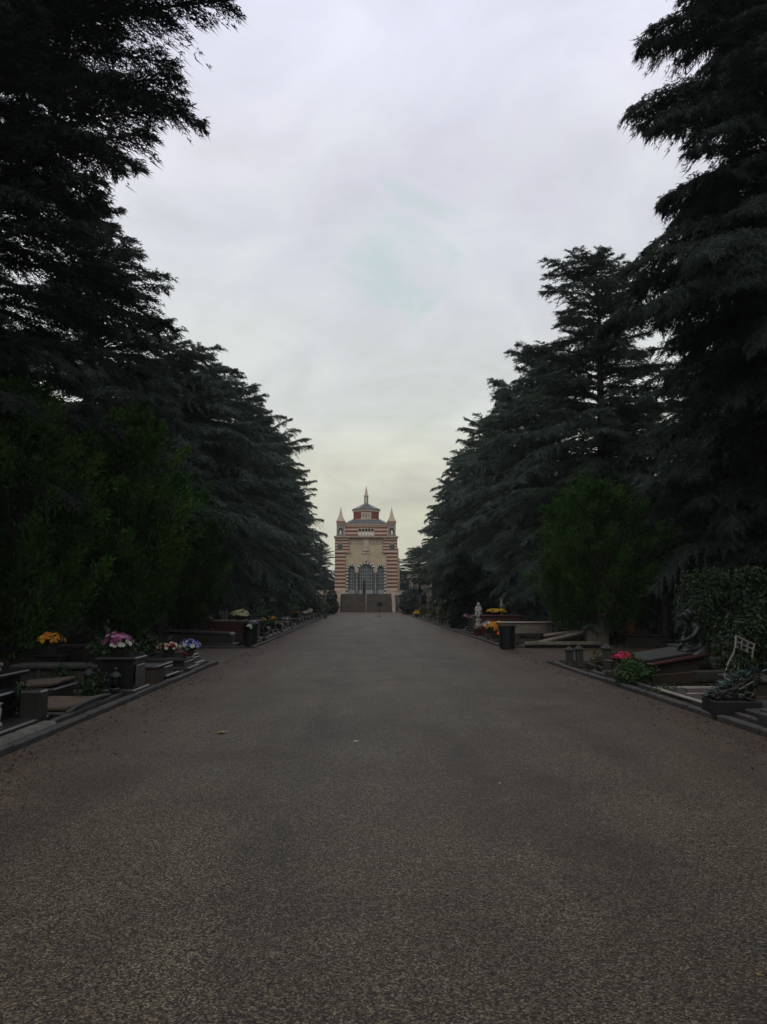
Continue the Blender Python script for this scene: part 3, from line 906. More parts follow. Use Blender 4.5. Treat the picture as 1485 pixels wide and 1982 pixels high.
# corner turrets with statue niches and pyramid spires
for s in (-1, 1):
    x = s * 3.78
    mb = MB(); mb.box((x, .75, F + 9.42), (1.16, 1.3, 1.96)); mb.box((x, .75, F + 8.52), (1.34, 1.5, .16))
    t = mb.build('turret', M['t_grey'], temple)
    mb = MB(); mb.box((x, .75, F + 10.52), (1.24, 1.38, .26)); mb.build('band', M['t_brick'], t)
    mb = MB(); mb.box((x, .75, F + 10.36), (1.28, 1.42, .07)); mb.box((x, .75, F + 10.72), (1.34, 1.48, .13))
    for k in range(4): mb.box((x - .42 + .28 * k, .03, F + 10.53), (.11, .05, .14))
    mb.build('cornice', M['t_trim'], t)
    mb = MB(); mb.frustum((x - .46, x + .46, .29, 1.21), F + 10.79, (x - .03, x + .03, .72, .78), F + 12.75)
    for i in (-1, 1):
        for j in (-1, 1): mb.frustum((x + i * .45 - .09, x + i * .45 + .09, .75 + j * .45 - .09, .75 + j * .45 + .09), F + 10.785, (x + i * .45 - .01, x + i * .45 + .01, .74 + j * .45, .76 + j * .45), F + 11.2)
    mb.ball((x, .75, F + 12.82), .07); mb.build('spire', M['t_trim'], t)
    mb = MB(); mb.prism([(x - .27, F + 8.66), (x + .27, F + 8.66)] + [(x + .27 * cos(pi * i / 10), F + 9.5 + .27 * sin(pi * i / 10)) for i in range(11)], .06, .098)
    mb.build('niche', M['t_hollow'], t)
    mb = MB()
    for i in range(10):
        a0, a1 = pi * i / 10, pi * (i + 1) / 10
        mb.prism([(x + rr_ * cos(a), F + 9.5 + rr_ * sin(a)) for rr_, a in ((.27, a0), (.36, a0), (.36, a1), (.27, a1))], .02, .099)
    mb.build('niche_arch', M['t_trim'], t)
    mb = MB(); mb.loft([(x, -.06, F + 8.6, .17, .13), (x, -.06, F + 8.8, .14, .11), (x, -.06, F + 9.1, .15, .10), (x, -.06, F + 9.22, .08, .07), (x, -.06, F + 9.27, .05, .05)], 10)
    mb.ball((x, -.07, F + 9.33), (.07, .07, .09), 8, 6); mb.build('statue', M['t_white'], t, True)

# hipped slate roof, octagonal drum, its roof and the lantern spire
mb = MB(); mb.frustum((-3.3, 3.3, .2, 8.2), F + 10.36, (-2.05, 2.05, 1.6, 6.3), F + 11.12); rf = mb.build('roof', M['t_roof'], temple)
for s in (-1, 1):
    mb = MB()
    mb.add([(s * 3.28, .22, F + 10.40), (s * 2.05, 1.58, F + 11.15), (s * 1.80, 1.56, F + 11.15), (s * 2.75, .19, F + 10.41)], [(0, 1, 2, 3)])
    mb.build('roof_hip', M['t_lead'], rf)
def octo(a, z, k0=8):
    rr_ = a / cos(pi / 8)
    return [(rr_ * cos(pi / 8 + pi / 4 * i), 3.6 + rr_ * sin(pi / 8 + pi / 4 * i), z) for i in range(8)]
def octo_solid(a0, z0, a1, z1):
    mb = MB(); mb.add(octo(a0, z0) + octo(a1, z1), [(i, (i + 1) % 8, 8 + (i + 1) % 8, 8 + i) for i in range(8)] + [tuple(range(7, -1, -1)), tuple(range(8, 16))]); return mb
dr = octo_solid(1.93, F + 11.1, 1.93, F + 12.45).build('drum', M['t_brick'], temple)
octo_solid(2.02, F + 11.06, 2.02, F + 11.22).build('cornice', M['t_trim'], dr)
octo_solid(1.98, F + 12.36, 2.06, F + 12.72).build('cornice', M['t_trim'], dr)
mb = MB(); mb.box((0, 1.655, F + 11.72), (1.5, .08, .98), m=0)
for k in (-1, 0, 1):
    x = k * .42
    mb.prism([(x - .13, F + 11.42), (x + .13, F + 11.42)] + [(x + .13 * cos(pi * i / 8), F + 11.9 + .13 * sin(pi * i / 8)) for i in range(9)], 1.595, 1.61, 1)
mb.build('window', [M['t_trim'], M['t_grey']], dr)
mb = octo_solid(2.16, F + 12.70, .34, F + 13.68); dro = mb.build('roof', M['t_roof'], temple)
mb = MB()
for i in range(8):
    if i in (5,): continue
    a = pi / 8 + pi / 4 * i; b = a + pi / 4
    r0, r1 = 2.05 / cos(pi / 8), .5 / cos(pi / 8)
    def rp(rr_, q, z): return (rr_ * cos(q), 3.6 + rr_ * sin(q), z)
    a2, b2 = a + .1, b - .1
    mb.add([rp(r0 * .99, a2, F + 12.80), rp(r0 * .99, b2, F + 12.80), rp(r1, b2, F + 13.64), rp(r1, a2, F + 13.64)], [(0, 1, 2, 3)])
mb.build('roof_panel', M['t_lead'], dro)
octo_solid(.33, F + 13.62, .30, F + 14.92).build('lantern', M['t_grey'], temple)
octo_solid(.37, F + 14.86, .37, F + 15.02).build('cornice', M['t_trim'], temple)
mb = MB()
mb.box((0, 3.285, F + 14.25), (.2, .03, .95)); mb.build('niche', M['t_white'], temple)
octo_solid(.28, F + 15.0, .03, F + 16.42).build('spire', M['t_trim'], temple)

# side wing stepping back on the right
mb = MB(); mb.box((4.75, 5.2, F + 2.6), (.55, 5.6, 5.2)); mb.box((4.78, 5.2, F + 5.26), (.7, 5.8, .14)); mb.box((4.7, 5.2, F + 6.1), (.4, 4.6, 1.6))
mb.build('side_wing', M['t_beige'], temple)

# stairs
st = thing('staircase', 'wide brown stone staircase rising to the temple doors', 'stairs', (BX, BY, 0))
mb = MB(); N = 16
for i in range(N):
    z1 = F * (i + 1) / N
    y0 = -5.0 + i * .262
    mb.box((0, (y0 - .62) / 2 , z1 - F / N / 2), (7.3 - (0 if i > 2 else 0), -.62 - y0, F / N - .004), bev=.012)
    mb.box((0, y0 - .03 + .02, z1 - .02), (7.3, .06, .035))
mb.box((0, -.17, F / 2 - .01), (9.3, .9, F - .02))
mb.build('steps', M['t_step'], st)
mb = MB()
pts = [(0, -5.0 + i * .262 * 2, F * i * 2 / N + .92) for i in range(9)]
mb.tube([(0.02, -5.05, .05)] + pts + [(0, -.7, F)], .025, 6)
for i in range(0, 9, 2): mb.tube([(0, -4.9 + i * .262 * 2, F * i * 2 / N), (0, -5.0 + i * .262 * 2, F * i * 2 / N + .9)], .018, 5)
mb.build('handrail', M['t_rail'], st)
for s in (-1, 1):
    mb = MB(); mb.box((s * 3.88, -2.6, F * .5), (.42, 3.6, F - .9)); mb.box((s * 3.88, -1.1, F * .5 + .1), (.46, .5, F + .1), bev=.02); mb.box((s * 3.88, -4.4, .55), (.46, .5, 1.1), bev=.02)
    mb.box((s * 3.88, -4.4, 1.14), (.56, .6, .09))
    mb.build('pedestal', M['t_trim'], st)

# terrace walls either side of the stairs
for s, lab in ((-1, 'low grey terrace wall with beige parapet running left from the stairs'), (1, 'low grey terrace wall with beige parapet behind the round dark bush')):
    tw = thing('terrace_wall', lab, 'wall', (BX, BY, 0))
    mb = MB(); mb.box((s * 10.2, .1, F / 2 - .2), (12.2, 1.2, F - .42)); mb.build('wall', M['t_grey'], tw)
    mb = MB(); mb.box((s * 10.2, -.05, F + .10), (12.3, 1.3, .60)); mb.box((s * 10.2, -.05, F + .44), (12.4, 1.42, .10))
    mb.build('parapet', M['t_trim'], tw)
    mb = MB()
    for k in range(5): mb.box((s * (5.3 + k * 2.4), -.53, F / 2 - .25), (.35, .12, F - .62))
    mb.build('pilaster', M['t_trim'], tw)

# small sign on a stand in front of the stairs
sx_, sy_ = at(735, 1194)
sg = thing('notice_stand', 'small black notice board on a thin pole before the stairs', 'sign', (sx_, sy_, 0))
mb = MB(); mb.box((0, 0, 1.26), (.50, .035, .40), bev=.01); mb.build('board', M['iron'], sg)
mb = MB(); mb.tube([(0, .02, .05), (0, .02, 1.2)], .022, 8); mb.build('pole', M['iron'], sg)
mb = MB(); mb.lathe([(.24, 0), (.24, .05), (.10, .09), (.03, .14)], n=16); mb.build('base', M['gran_red'], sg)

# white family chapel in the trees on the right
cx_ = at(812, 1186)[0]
ch = thing('chapel', 'small white gabled tomb chapel behind the palm', 'chapel', (7.0, 97, 0))
mb = MB()
mb.box((0, 0, 2.2), (2.7, 3.2, 4.4)); mb.box((0, -.1, .2), (3.0, 3.5, .4)); mb.build('wall', M['stone_pale'], ch)
mb = MB(); mb.prism([(-1.6, 4.4), (1.6, 4.4), (1.6, 4.62), (0, 5.35), (-1.6, 4.62)], -1.8, 1.8); mb.build('roof', M['marble'], ch)
mb = MB(); mb.prism([(-.5, .4), (.5, .4), (.5, 2.6), (0, 3.1), (-.5, 2.6)], -1.66, -1.6); d = mb.build('door', M['bronze'], ch)
mb = MB(); mb.box((.3, -1.69, 1.4), (.06, .05, .25)); mb.build('handle', M['iron'], d)
mb = MB()
for s in (-1, 1): mb.lathe([(.18, 0), (.15, .1), (.13, 3.8), (.18, 3.98)], (s * 1.15, -1.75, .4), 12)
mb.build('column', M['marble'], ch)
ch2 = thing('chapel', 'narrow grey flat roofed tomb chapel close beside the temple', 'chapel', (7.6, 112, 0))
mb = MB(); mb.box((0, 0, 2.6), (2.2, 3, 5.2)); mb.build('wall', M['t_grey'], ch2)
mb = MB(); mb.box((0, 0, 5.3), (2.5, 3.3, .24)); mb.build('roof', M['stone_pale'], ch2)
mb = MB(); mb.box((0, -1.53, 1.4), (.9, .08, 2.4)); d = mb.build('door', M['bronze'], ch2)

# lamp post on the left near the stairs
lx_, ly_ = at(627, 1187)
lp = thing('street_lamp', 'dark lamp post with two pale lamp heads left of the stairs', 'street lamp', (-4.6, 88, 0))
mb = MB(); mb.lathe([(.12, 0), (.12, .4), (.06, .5), (.05, 4.2)], n=10); mb.build('pole', M['iron'], lp)
for s, zz_ in ((-1, 4.55), (1, 4.1)):
    mb = MB(); mb.tube([(0, 0, 4.0), (s * .3, 0, zz_ - .05), (s * .55, 0, zz_)], .03, 6); a = mb.build('arm', M['iron'], lp)
    mb = MB(); mb.box((s * .8, 0, zz_ - (.1 if s > 0 else 0)), (.6, .24, .1), ry=.35 * s, bev=.04); mb.build('lamp_head', M['white_metal'], a)
# ------------------------------------------------------------------ cedars along the avenue
def prof_tall(R):   return lambda t: R * (1.0 - t) ** .55 * (.72 + .28 * min(1, t * 4))
def prof_flat(R):   return lambda t: R * (1.0 - t ** 2.2) ** .75 * (.8 + .2 * min(1, t * 5)) + .3
def prof_cone(R):   return lambda t: R * (1.0 - t) ** .8 * (.75 + .25 * min(1, t * 4)) + .25
GL, GR_ = 'cedars lining the left side of the avenue', 'cedars lining the right side of the avenue'

def pts(*q):
    tt = [x for x, _ in q]; rr_ = [y for _, y in q]
    return lambda t: float(np.interp(t, tt, rr_))

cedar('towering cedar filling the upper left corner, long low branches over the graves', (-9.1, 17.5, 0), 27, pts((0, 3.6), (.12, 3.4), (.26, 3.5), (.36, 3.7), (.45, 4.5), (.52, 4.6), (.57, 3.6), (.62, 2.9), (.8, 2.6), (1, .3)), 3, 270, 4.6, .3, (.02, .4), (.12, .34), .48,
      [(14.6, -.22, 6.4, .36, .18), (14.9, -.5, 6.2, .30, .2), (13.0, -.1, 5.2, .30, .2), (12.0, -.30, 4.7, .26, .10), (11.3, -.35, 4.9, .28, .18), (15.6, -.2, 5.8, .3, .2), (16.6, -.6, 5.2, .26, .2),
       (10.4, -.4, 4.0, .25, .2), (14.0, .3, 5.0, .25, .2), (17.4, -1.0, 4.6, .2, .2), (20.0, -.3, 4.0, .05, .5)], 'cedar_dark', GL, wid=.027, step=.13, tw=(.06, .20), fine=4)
cedar('second cedar back on the left, upswept branch tips against the sky', (-9.4, 26, 0), 15.2, pts((0, 4.0), (.3, 3.9), (.5, 3.3), (.8, 2.2), (1, .5)), 8, 210, 1.8, .4, (.2, .48), (.3, .55), .36,
      [(11.2, -.5, 3.2, .55, .5), (10.0, -.4, 3.3, .50, .5), (12.8, -.3, 2.5, .4, .5), (8.8, -.2, 3.5, .38, .4), (7.8, .1, 3.9, .3, .4), (6.6, 0, 4.0, .25, .4)], 'cedar', GL, wid=.032, tw=(.08, .22), fine=3)
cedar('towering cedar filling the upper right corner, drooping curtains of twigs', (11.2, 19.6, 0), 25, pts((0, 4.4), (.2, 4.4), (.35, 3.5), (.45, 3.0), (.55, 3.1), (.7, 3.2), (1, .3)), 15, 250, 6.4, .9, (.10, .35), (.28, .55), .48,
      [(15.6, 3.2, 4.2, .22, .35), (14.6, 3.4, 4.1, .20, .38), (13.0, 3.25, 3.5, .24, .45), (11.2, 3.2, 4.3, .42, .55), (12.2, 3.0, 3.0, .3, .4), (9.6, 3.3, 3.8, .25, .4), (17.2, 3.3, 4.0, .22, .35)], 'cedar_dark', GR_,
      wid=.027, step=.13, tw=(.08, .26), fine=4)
gen = [cedar('third cedar back on the left, crown sloping down toward the road', (-9.3, 35, 0), 13.3, pts((0, 4.2), (.3, 4.6), (.6, 4.4), (.8, 3.5), (.93, 2.2), (1, .8)), 21, 215, 1.2, .5, (.16, .46), (.34, .6), .34,
             [(10.3, -.35, 4.2, .28, .4), (9.4, -.1, 4.6, .25, .4), (11.2, -.4, 3.2, .3, .4)], 'cedar', GL, wid=.036, tw=(.08, .24), fine=3),
       cedar('second cedar back on the right, small pointed top rising into the sky', (10.2, 32.5, 0), 16.7, pts((0, 4.2), (.3, 4.2), (.55, 3.5), (.75, 3.0), (.9, 2.2), (1, .5)), 33, 240, 1.2, .35, (.2, .5), (.28, .5), .34, (), 'cedar', GR_, wid=.032, tw=(.08, .22), fine=3),
       cedar('third cedar back on the right, blunt top below its neighbour', (9.9, 41.5, 0), 15.4, pts((0, 3.9), (.3, 4.2), (.6, 3.8), (.8, 3.0), (.94, 1.9), (1, .7)), 45, 215, 1.0, .45, (.2, .48), (.34, .58), .34, (), 'cedar', GR_, wid=.036, tw=(.08, .24), fine=3)]
ORD = ['first', 'second', 'third', 'fourth', 'fifth', 'sixth', 'seventh', 'eighth', 'ninth', 'tenth', 'eleventh', 'twelfth', 'thirteenth', 'fourteenth', 'fifteenth', 'sixteenth', 'seventeenth', 'eighteenth', 'nineteenth', 'twentieth']
def again(src, label, x, y, rz, sxy, sz, group):
    o = copy_tree(src)
    o.location = (x, y, 0); o.rotation_euler = (0, 0, rz); o.scale = (sxy, sxy, sz)
    o['label'] = label; o['group'] = group
    return o
for i, (x, y, k, rz, sxy, sz) in enumerate([(-9.0, 44, 0, 1.1, 1.0, 1.12), (-9.0, 53, 2, 2.0, 1.08, 1.05), (-8.9, 63, 0, 2.6, .98, 1.24), (-9.0, 74, 2, 3.3, 1.08, 1.12), (-8.9, 86, 0, 4.4, .92, 1.2), (-9.3, 98, 2, 5.2, .98, 1.0)]):
    again(gen[k], '%s cedar back in the left row of the avenue' % ORD[i + 3], x, y, rz, sxy, sz, GL)
for i, (x, y, k, rz, sxy, sz) in enumerate([(10.2, 51, 0, 2.2, .86, 1.2), (10.2, 62, 2, 1.2, 1.0, 1.06), (10.2, 74, 0, 4.0, .9, 1.2), (10.0, 86, 2, .4, .95, .98), (10.2, 98, 0, 5.0, .82, .92)]):
    again(gen[k], '%s cedar back in the right row of the avenue' % ORD[i + 3], x, y, rz, sxy, sz, GR_)
again(gen[2], 'cedar wedged between the near right giant and the pointed one', 13.1, 26.8, 2.2, .82, 1.06, GR_)
# unseen cedars added beside and behind the camera to shade the near graves
for i, y in enumerate((7.2, -3.5, -14)):
    again(gen[(i + 1) % 3], '%s unseen cedar added for shade, left of and behind the viewer' % ORD[i], -10.2, y, 1.3 * i, .95, 1.15, GL)
    again(gen[i % 3], '%s unseen cedar added for shade, right of and behind the viewer' % ORD[i], 11.4, y, 2.1 * i, .95, 1.15, GR_)
# a second row behind, and the wood beyond it
GB = 'cedars in the second row behind the graves'
for s in (-1, 1):
    for i in range(8):
        y = 14 + i * 11 + random.uniform(-1.5, 1.5)
        again(gen[(i + (s > 0)) % 3], 'dark cedar standing behind the %s %s cedar of the avenue' % (ORD[i], 'left' if s < 0 else 'right'), s * random.uniform(16.5, 18.5), y, random.uniform(0, 6), random.uniform(.95, 1.15), random.uniform(.78, .92), GB)
for x, y, k, rz, sxy, sz, lab in ((-7.4, 128, 1, 1, .75, .66, 'distant cedar just left of the temple'), (-11.5, 124, 2, 2, .9, .75, 'distant broad cedar farther left of the temple'),
                                 (8.6, 126, 2, 3, .95, .66, 'distant cedar just right of the temple'), (13, 122, 0, 5, .9, .75, 'distant broad cedar farther right of the temple')):
    again(gen[k], lab, x, y, rz, sxy, sz, 'distant trees beside the temple')
def wood(label, x0, x1, y0, y1, h, seed):
    r = np.random.default_rng(seed)
    n = 60000
    P = np.stack([r.uniform(x0, x1, n), r.uniform(y0, y1, n), r.uniform(0, 1, n) ** .8 * h], 1)
    top = h * (.72 + .2 * np.sin(P[:, 1] * .5 + seed) + .12 * np.sin(P[:, 0] * .9 + P[:, 1] * .23))
    P = P[P[:, 2] < top]; n = len(P)
    D = np.stack([r.normal(size=n), r.normal(size=n), r.normal(size=n) * .5 - .2], 1)
    L = r.uniform(.5, 1.3, n)
    T = kites(P, D, L, L * .3, r); ti = r.uniform(0, 1, n)
    tag(tri_mesh('woodland', T, np.concatenate([ti, ti]), M['cedar_dark']), label, 'woodland', kind='stuff')
wood('dark mass of evergreens beyond the graves on the left', -36, -21, -2, 118, 12, 1)
wood('dark mass of evergreens beyond the graves on the right', 21, 36, -2, 118, 12, 2)
wood('low dark evergreens beyond the temple', -45, 45, 140, 152, 8, 3)

# ------------------------------------------------------------------ junipers, firs, bushes, palm
GJ = 'green junipers among the graves'
plume_tree('juniper_tree', 'big green juniper at the left edge, trunk behind the yellow flowers', (-7.7, 17.2, 0), 6.5, 2.25, 1.2, 51, 330, group=GJ)
plume_tree('juniper_tree', 'green juniper above the pink flowers, left side', (-5.9, 19.4, 0), 6.4, 1.75, 1.1, 52, 280, group=GJ)
plume_tree('juniper_tree', 'smaller green juniper past the cross path, left side', (-6.5, 29, 0), 6.2, 1.6, 1.0, 53, 260, group=GJ)
plume_tree('juniper_tree', 'wide green juniper past the cross path, right side', (8.35, 27.6, 0), 6.1, 2.5, 1.0, 54, 430, group=GJ)
plume_tree('fir_tree', 'young dark fir at the right kerb near the white statue', (5.75, 44, 0), 4.1, 1.45, .5, 55, 120, 'fir', group='young firs', spray=(.14, .3), rise=(-.1, .5))
plume_tree('fir_tree', 'low spreading fir right of the young dark fir', (7.4, 47, 0), 3.2, 1.6, .4, 56, 110, 'fir', group='young firs', spray=(.14, .3), rise=(-.1, .5))
bush('round_bush', 'round dark green bush right of the temple stairs', (5.65, 91, 0), [(blob_shape((0, 0, 1.55), (1.55, 1.5, 1.5), .1, .7, 2), .75), (blob_shape((0, 0, .7), (1.35, 1.3, .8), .1, .6, 5), .35)], 5200, .22, 'fir', 61)
bush('conical_bush', 'small conical clipped bush left of the temple stairs', (-3.85, 92, 0), [(blob_shape((0, 0, .9), (.85, .8, .9), .06, .7, 1), .6), (blob_shape((0, 0, 2.0), (.6, .6, .9), .06, .7, 3), .4)], 3600, .16, 'fir', 62)
bush('light_shrub', 'light green leafy shrub among the far left graves', (-6.4, 58, 0), [(blob_shape((0, 0, 1.4), (1.4, 1.3, 1.2), .3, .3, 4), 1), (blob_shape((.5, 0, 2.3), (.8, .8, .8), .3, .3, 6), .4)], 3300, .2, 'leaf_bright', 63)
bush('dark_shrub', 'dark shrub beside the far left kerb', (-5.0, 72, 0), [(blob_shape((0, 0, 1.1), (1.2, 1.2, 1.1), .2, .4, 7), 1)], 2500, .2, 'leaf', 64)
bush('leaning_shrub', 'yellowish arching shrub before the lamp post', (-4.5, 80, 0), [(blob_shape((0, 0, .8), (.9, .9, .8), .3, .3, 9), 1)], 1500, .2, 'leaf_yellow', 65)
x, y = at(1222, 1331)
bush('boxwood_bush', 'bright green rounded bush below the red flowers', (x + .02, y, 0), [(blob_shape((0, 0, .25), (.34, .34, .27), .12, .55, 3), 1), (blob_shape((.12, .05, .3), (.36, .28, .2), .2, .5, 8), .5)], 1500, .055, 'leaf_bright', 66, ratio=.5, stem=.2)
x, y = at(1158, 1300)
bush('grass_clump', 'small yellow green clump beside the square stone post', (x, y, 0), [(blob_shape((0, 0, .22), (.16, .16, .2), .2, .3, 3), 1)], 260, .1, 'leaf_yellow', 67, ratio=.25, stem=.1)
x, y = at(1290, 1348)
bush('ground_plant', 'low green cushion plant under the brown slab tomb', (x, y, 0), [(blob_shape((0, 0, .07), (.32, .2, .12), .2, .4, 3), 1)], 700, .045, 'leaf_bright', 68, ratio=.45, stem=.05)
# clipped hedge and the shaggy shrub in front of it (right edge)
bush('clipped_hedge', 'tall clipped leafy hedge at the right edge', (8.0, 16.2, 0), [(box_shape((0, 0, 1.25), (1.2, .6, 1.0), .03, 2), 1), (box_shape((.75, .1, 1.5), (1.0, .6, .75), .03, 5), .5)], 8600, .075, 'leaf', 69, ratio=.6, stem=.9)
bush('shaggy_shrub', 'shaggy shrub with lighter leaves before the clipped hedge', (7.0, 13.6, 0), [(blob_shape((.1, 0, 1.0), (.62, .5, .62), .3, .35, 2), 1), (blob_shape((-.35, .1, .65), (.42, .4, .62), .3, .35, 4), .6)], 2600, .075, 'leaf', 70, ratio=.5, stem=.6)
x, y = at(238, 1275)
bush('dark_plant', 'dark leafy plant with pale leaf tips beside the pink flowers', (-4.85, 14.95, 0), [(blob_shape((0, 0, .6), (.32, .3, .5), .3, .3, 2), 1)], 520, .11, 'leaf', 71, ratio=.5, stem=.4)

# palm in front of the white chapel
pm = thing('palm_tree', 'slender palm before the white chapel', 'tree', (6.25, 88, 0))
mb = MB(); mb.tube([(0, 0, -.05), (.05, 0, 1.5), (-.03, 0, 3), (0, 0, 4.4)], [.2, .15, .15, .2], 9); mb.build('trunk', M['bark'], pm, True)
r = np.random.default_rng(77)
Ts, tis = [], []
for k in range(46):
    az = k * 2.4; el = 1.2 - 2.1 * k / 46
    d = np.array([cos(az) * cos(el), sin(az) * cos(el), sin(el)]); sd = np.array([-sin(az), cos(az), 0])
    base = np.array([0, 0, 4.3]) + d * .3
    m = 16; th = np.linspace(-1.3, 1.3, m)
    P = np.tile(base + d * .45, (m, 1)); D = d * np.cos(th)[:, None] + sd * np.sin(th)[:, None] - np.array([0, 0, .25])
    T = kites(P, D, r.uniform(.45, .7, m), np.full(m, .09), r); Ts.append(T); tis.append(np.full(2 * m, r.uniform(.1, .9)))
    T = spikes(np.array([[0, 0, 4.3]]), (d)[None], np.array([.8]), np.array([.05]), r); Ts.append(T); tis.append(np.full(2, .5))
tri_mesh('crown', np.concatenate(Ts), np.concatenate(tis), M['palm'], pm)
# ------------------------------------------------------------------ graves
M['gran_dark'].node_tree.nodes['Principled BSDF'].inputs['Roughness'].default_value = .28
M['gran_grey2'] = stone('mid_grey_granite', (.030, .029, .026), .3, 9, .35, .3, (.014, .015, .011))
M['planks'] = stone('ridged_stone', (.10, .072, .046), .35, 4, .8, 0, (.035, .028, .02))
M['frame_metal'] = plain('weathered_white_metal', (.17, .165, .145), .6)
GN = 'graves along the avenue'

def arch_poly(w, h, k=8):
    return [(-w / 2, 0), (w / 2, 0)] + [(w / 2 * cos(pi * i / k), h - w * .28 + w * .28 * sin(pi * i / k)) for i in range(k + 1)]

def headstone(kind, L, m, root, sub='marble'):
    """stands at the head end, faces the foot end"""
    T = Matrix.Translation((L - .12, 0, .2)) @ Matrix.Rotation(-pi / 2, 4, 'Z')
    mb = MB()
    mb.box((0, 0, .04), (.86, .24, .10), bev=.015, M=T)
    if kind == 'arched':
        mb.prism([(x, z + .09) for x, z in arch_poly(.7, .95)], -.07, .07, M=T)
    elif kind == 'square':
        mb.box((0, 0, .47), (.72, .15, .76), bev=.02, M=T); mb.box((0, 0, .87), (.80, .2, .06), bev=.015, M=T)
    elif kind == 'stele':
        mb.box((0, 0, .72), (.46, .2, 1.26), bev=.02, M=T)
        mb.prism([(-.28, 1.36), (.28, 1.36), (.28, 1.44), (0, 1.66), (-.28, 1.44)], -.13, .13, M=T)
    elif kind == 'cross':
        mb.box((0, 0, .3), (.5, .22, .42), bev=.03, M=T)
    o = mb.build('headstone', m, root)
    if kind == 'cross':
        mb = MB(); mb.box((0, 0, .98), (.11, .09, .95), bev=.015, M=T); mb.box((-.21, 0, 1.15), (.30, .085, .10), bev=.015, M=T); mb.box((.21, 0, 1.15), (.30, .085, .10), bev=.015, M=T)
        mb.build('cross', M[sub], o)
    else:
        mb = MB(); z = .55 if kind != 'stele' else .85
        mb.lathe([(.055, 0), (.055, .012)], (0, 0, 0), 14, 0, .8, 1.0, M=T @ Matrix.Translation((0, -.085 if kind != 'stele' else -.105, z)) @ Matrix.Rotation(pi / 2, 4, 'X'))
        mb.build('portrait', M[sub], o)

def grave(label, loc, rz, kind, m, L=2.0, W=.86, H=.34, slab='flat', group=GN, bits=True):
    root = thing('grave', label, 'grave', loc, rz, group)
    mb = MB()
    mb.box((L / 2, 0, .06), (L + .16, W + .16, .16), bev=.02)
    if slab == 'soil':
        for y in (-1, 1): mb.box((L / 2, y * (W / 2 - .05), .2), (L, .1, .14), bev=.02)
        for x in (.05, L - .05): mb.box((x, 0, .2), (.1, W - .2, .14), bev=.02)
    else:
        mb.box((L / 2, 0, .12 + H / 2), (L - .06, W - .06, H), bev=.015)
    mb.build('base', M[m], root)
    if slab == 'soil':
        mb = MB(); mb.box((L / 2, 0, .16), (L - .2, W - .2, .12)); mb.build('soil', M['soil'], root)
        r = np.random.default_rng(int(L * 100 + W * 1000) + len(kind or ''))
        T, ti = leaf_cloud(box_shape((L * .5, 0, .25), (L * .38, W * .33, .08), .1, 2), 420, r, .07)
        tri_mesh('planting', T, ti, M['leaf'], root)
    elif slab == 'tilt':
        mb = MB(); mb.box((L * .46, 0, .18 + H), (L * .86, W, .09), bev=.02, ry=-.055); mb.build('slab', M[m], root)
    elif slab == 'flat':
        mb = MB(); mb.box((L * .47, 0, .155 + H), (L * .9, W + .03, .07), bev=.02); mb.build('slab', M[m], root)
    elif slab == 'chest':
        mb = MB(); mb.box((L * .48, 0, .12 + H + .21), (L * .8, W * .72, .44), bev=.02); mb.build('chest', M[m], root)
        mb = MB(); mb.frustum((L * .06, L * .9, -W * .42, W * .42), .12 + H + .43, (L * .14, L * .82, -W * .12, W * .12), .12 + H + .58); mb.build('lid', M[m], root)
    if kind: headstone(kind, L, M[m], root)
    if bits:
        mb = MB(); mb.lathe([(.035, 0), (.05, .02), (.03, .05), (.055, .15), (.07, .2), (.06, .2)], (L - .42, W * .3, .155 + H + (.04 if slab != 'soil' else -.2)), 10)
        mb.build('vase', M['bronze'], root, True)
    return root

MATN = {'gran_dark': 'black granite', 'gran_grey': 'grey granite', 'gran_grey2': 'dull grey granite', 'gran_red': 'dark red granite', 'stone_pale': 'pale stone', 'stone_moss': 'mossy stone', 'stone_brown': 'brown stone', 'marble': 'white marble'}
KN = {'arched': 'an arched headstone', 'square': 'a square headstone', 'stele': 'a tall gabled headstone', 'cross': 'a pale cross', None: 'no headstone'}
SN = {'soil': 'planted grave', 'tilt': 'sloping slab grave', 'flat': 'flat slab grave', 'chest': 'chest tomb', 'none': 'low grave'}
protos = {}
def place_grave(kind, m, slab, x, y, rz, label, s=1.0):
    k = (kind, m, slab)
    if k not in protos:
        protos[k] = grave(label, (x, y, 0), rz, kind, m, slab=slab, H=.30 if slab != 'chest' else .16)
        o = protos[k]
    else:
        o = copy_tree(protos[k]); o['label'] = label
    o.location = (x, y, 0); o.rotation_euler = (0, 0, rz); o.scale = (s, s, s)
    return o

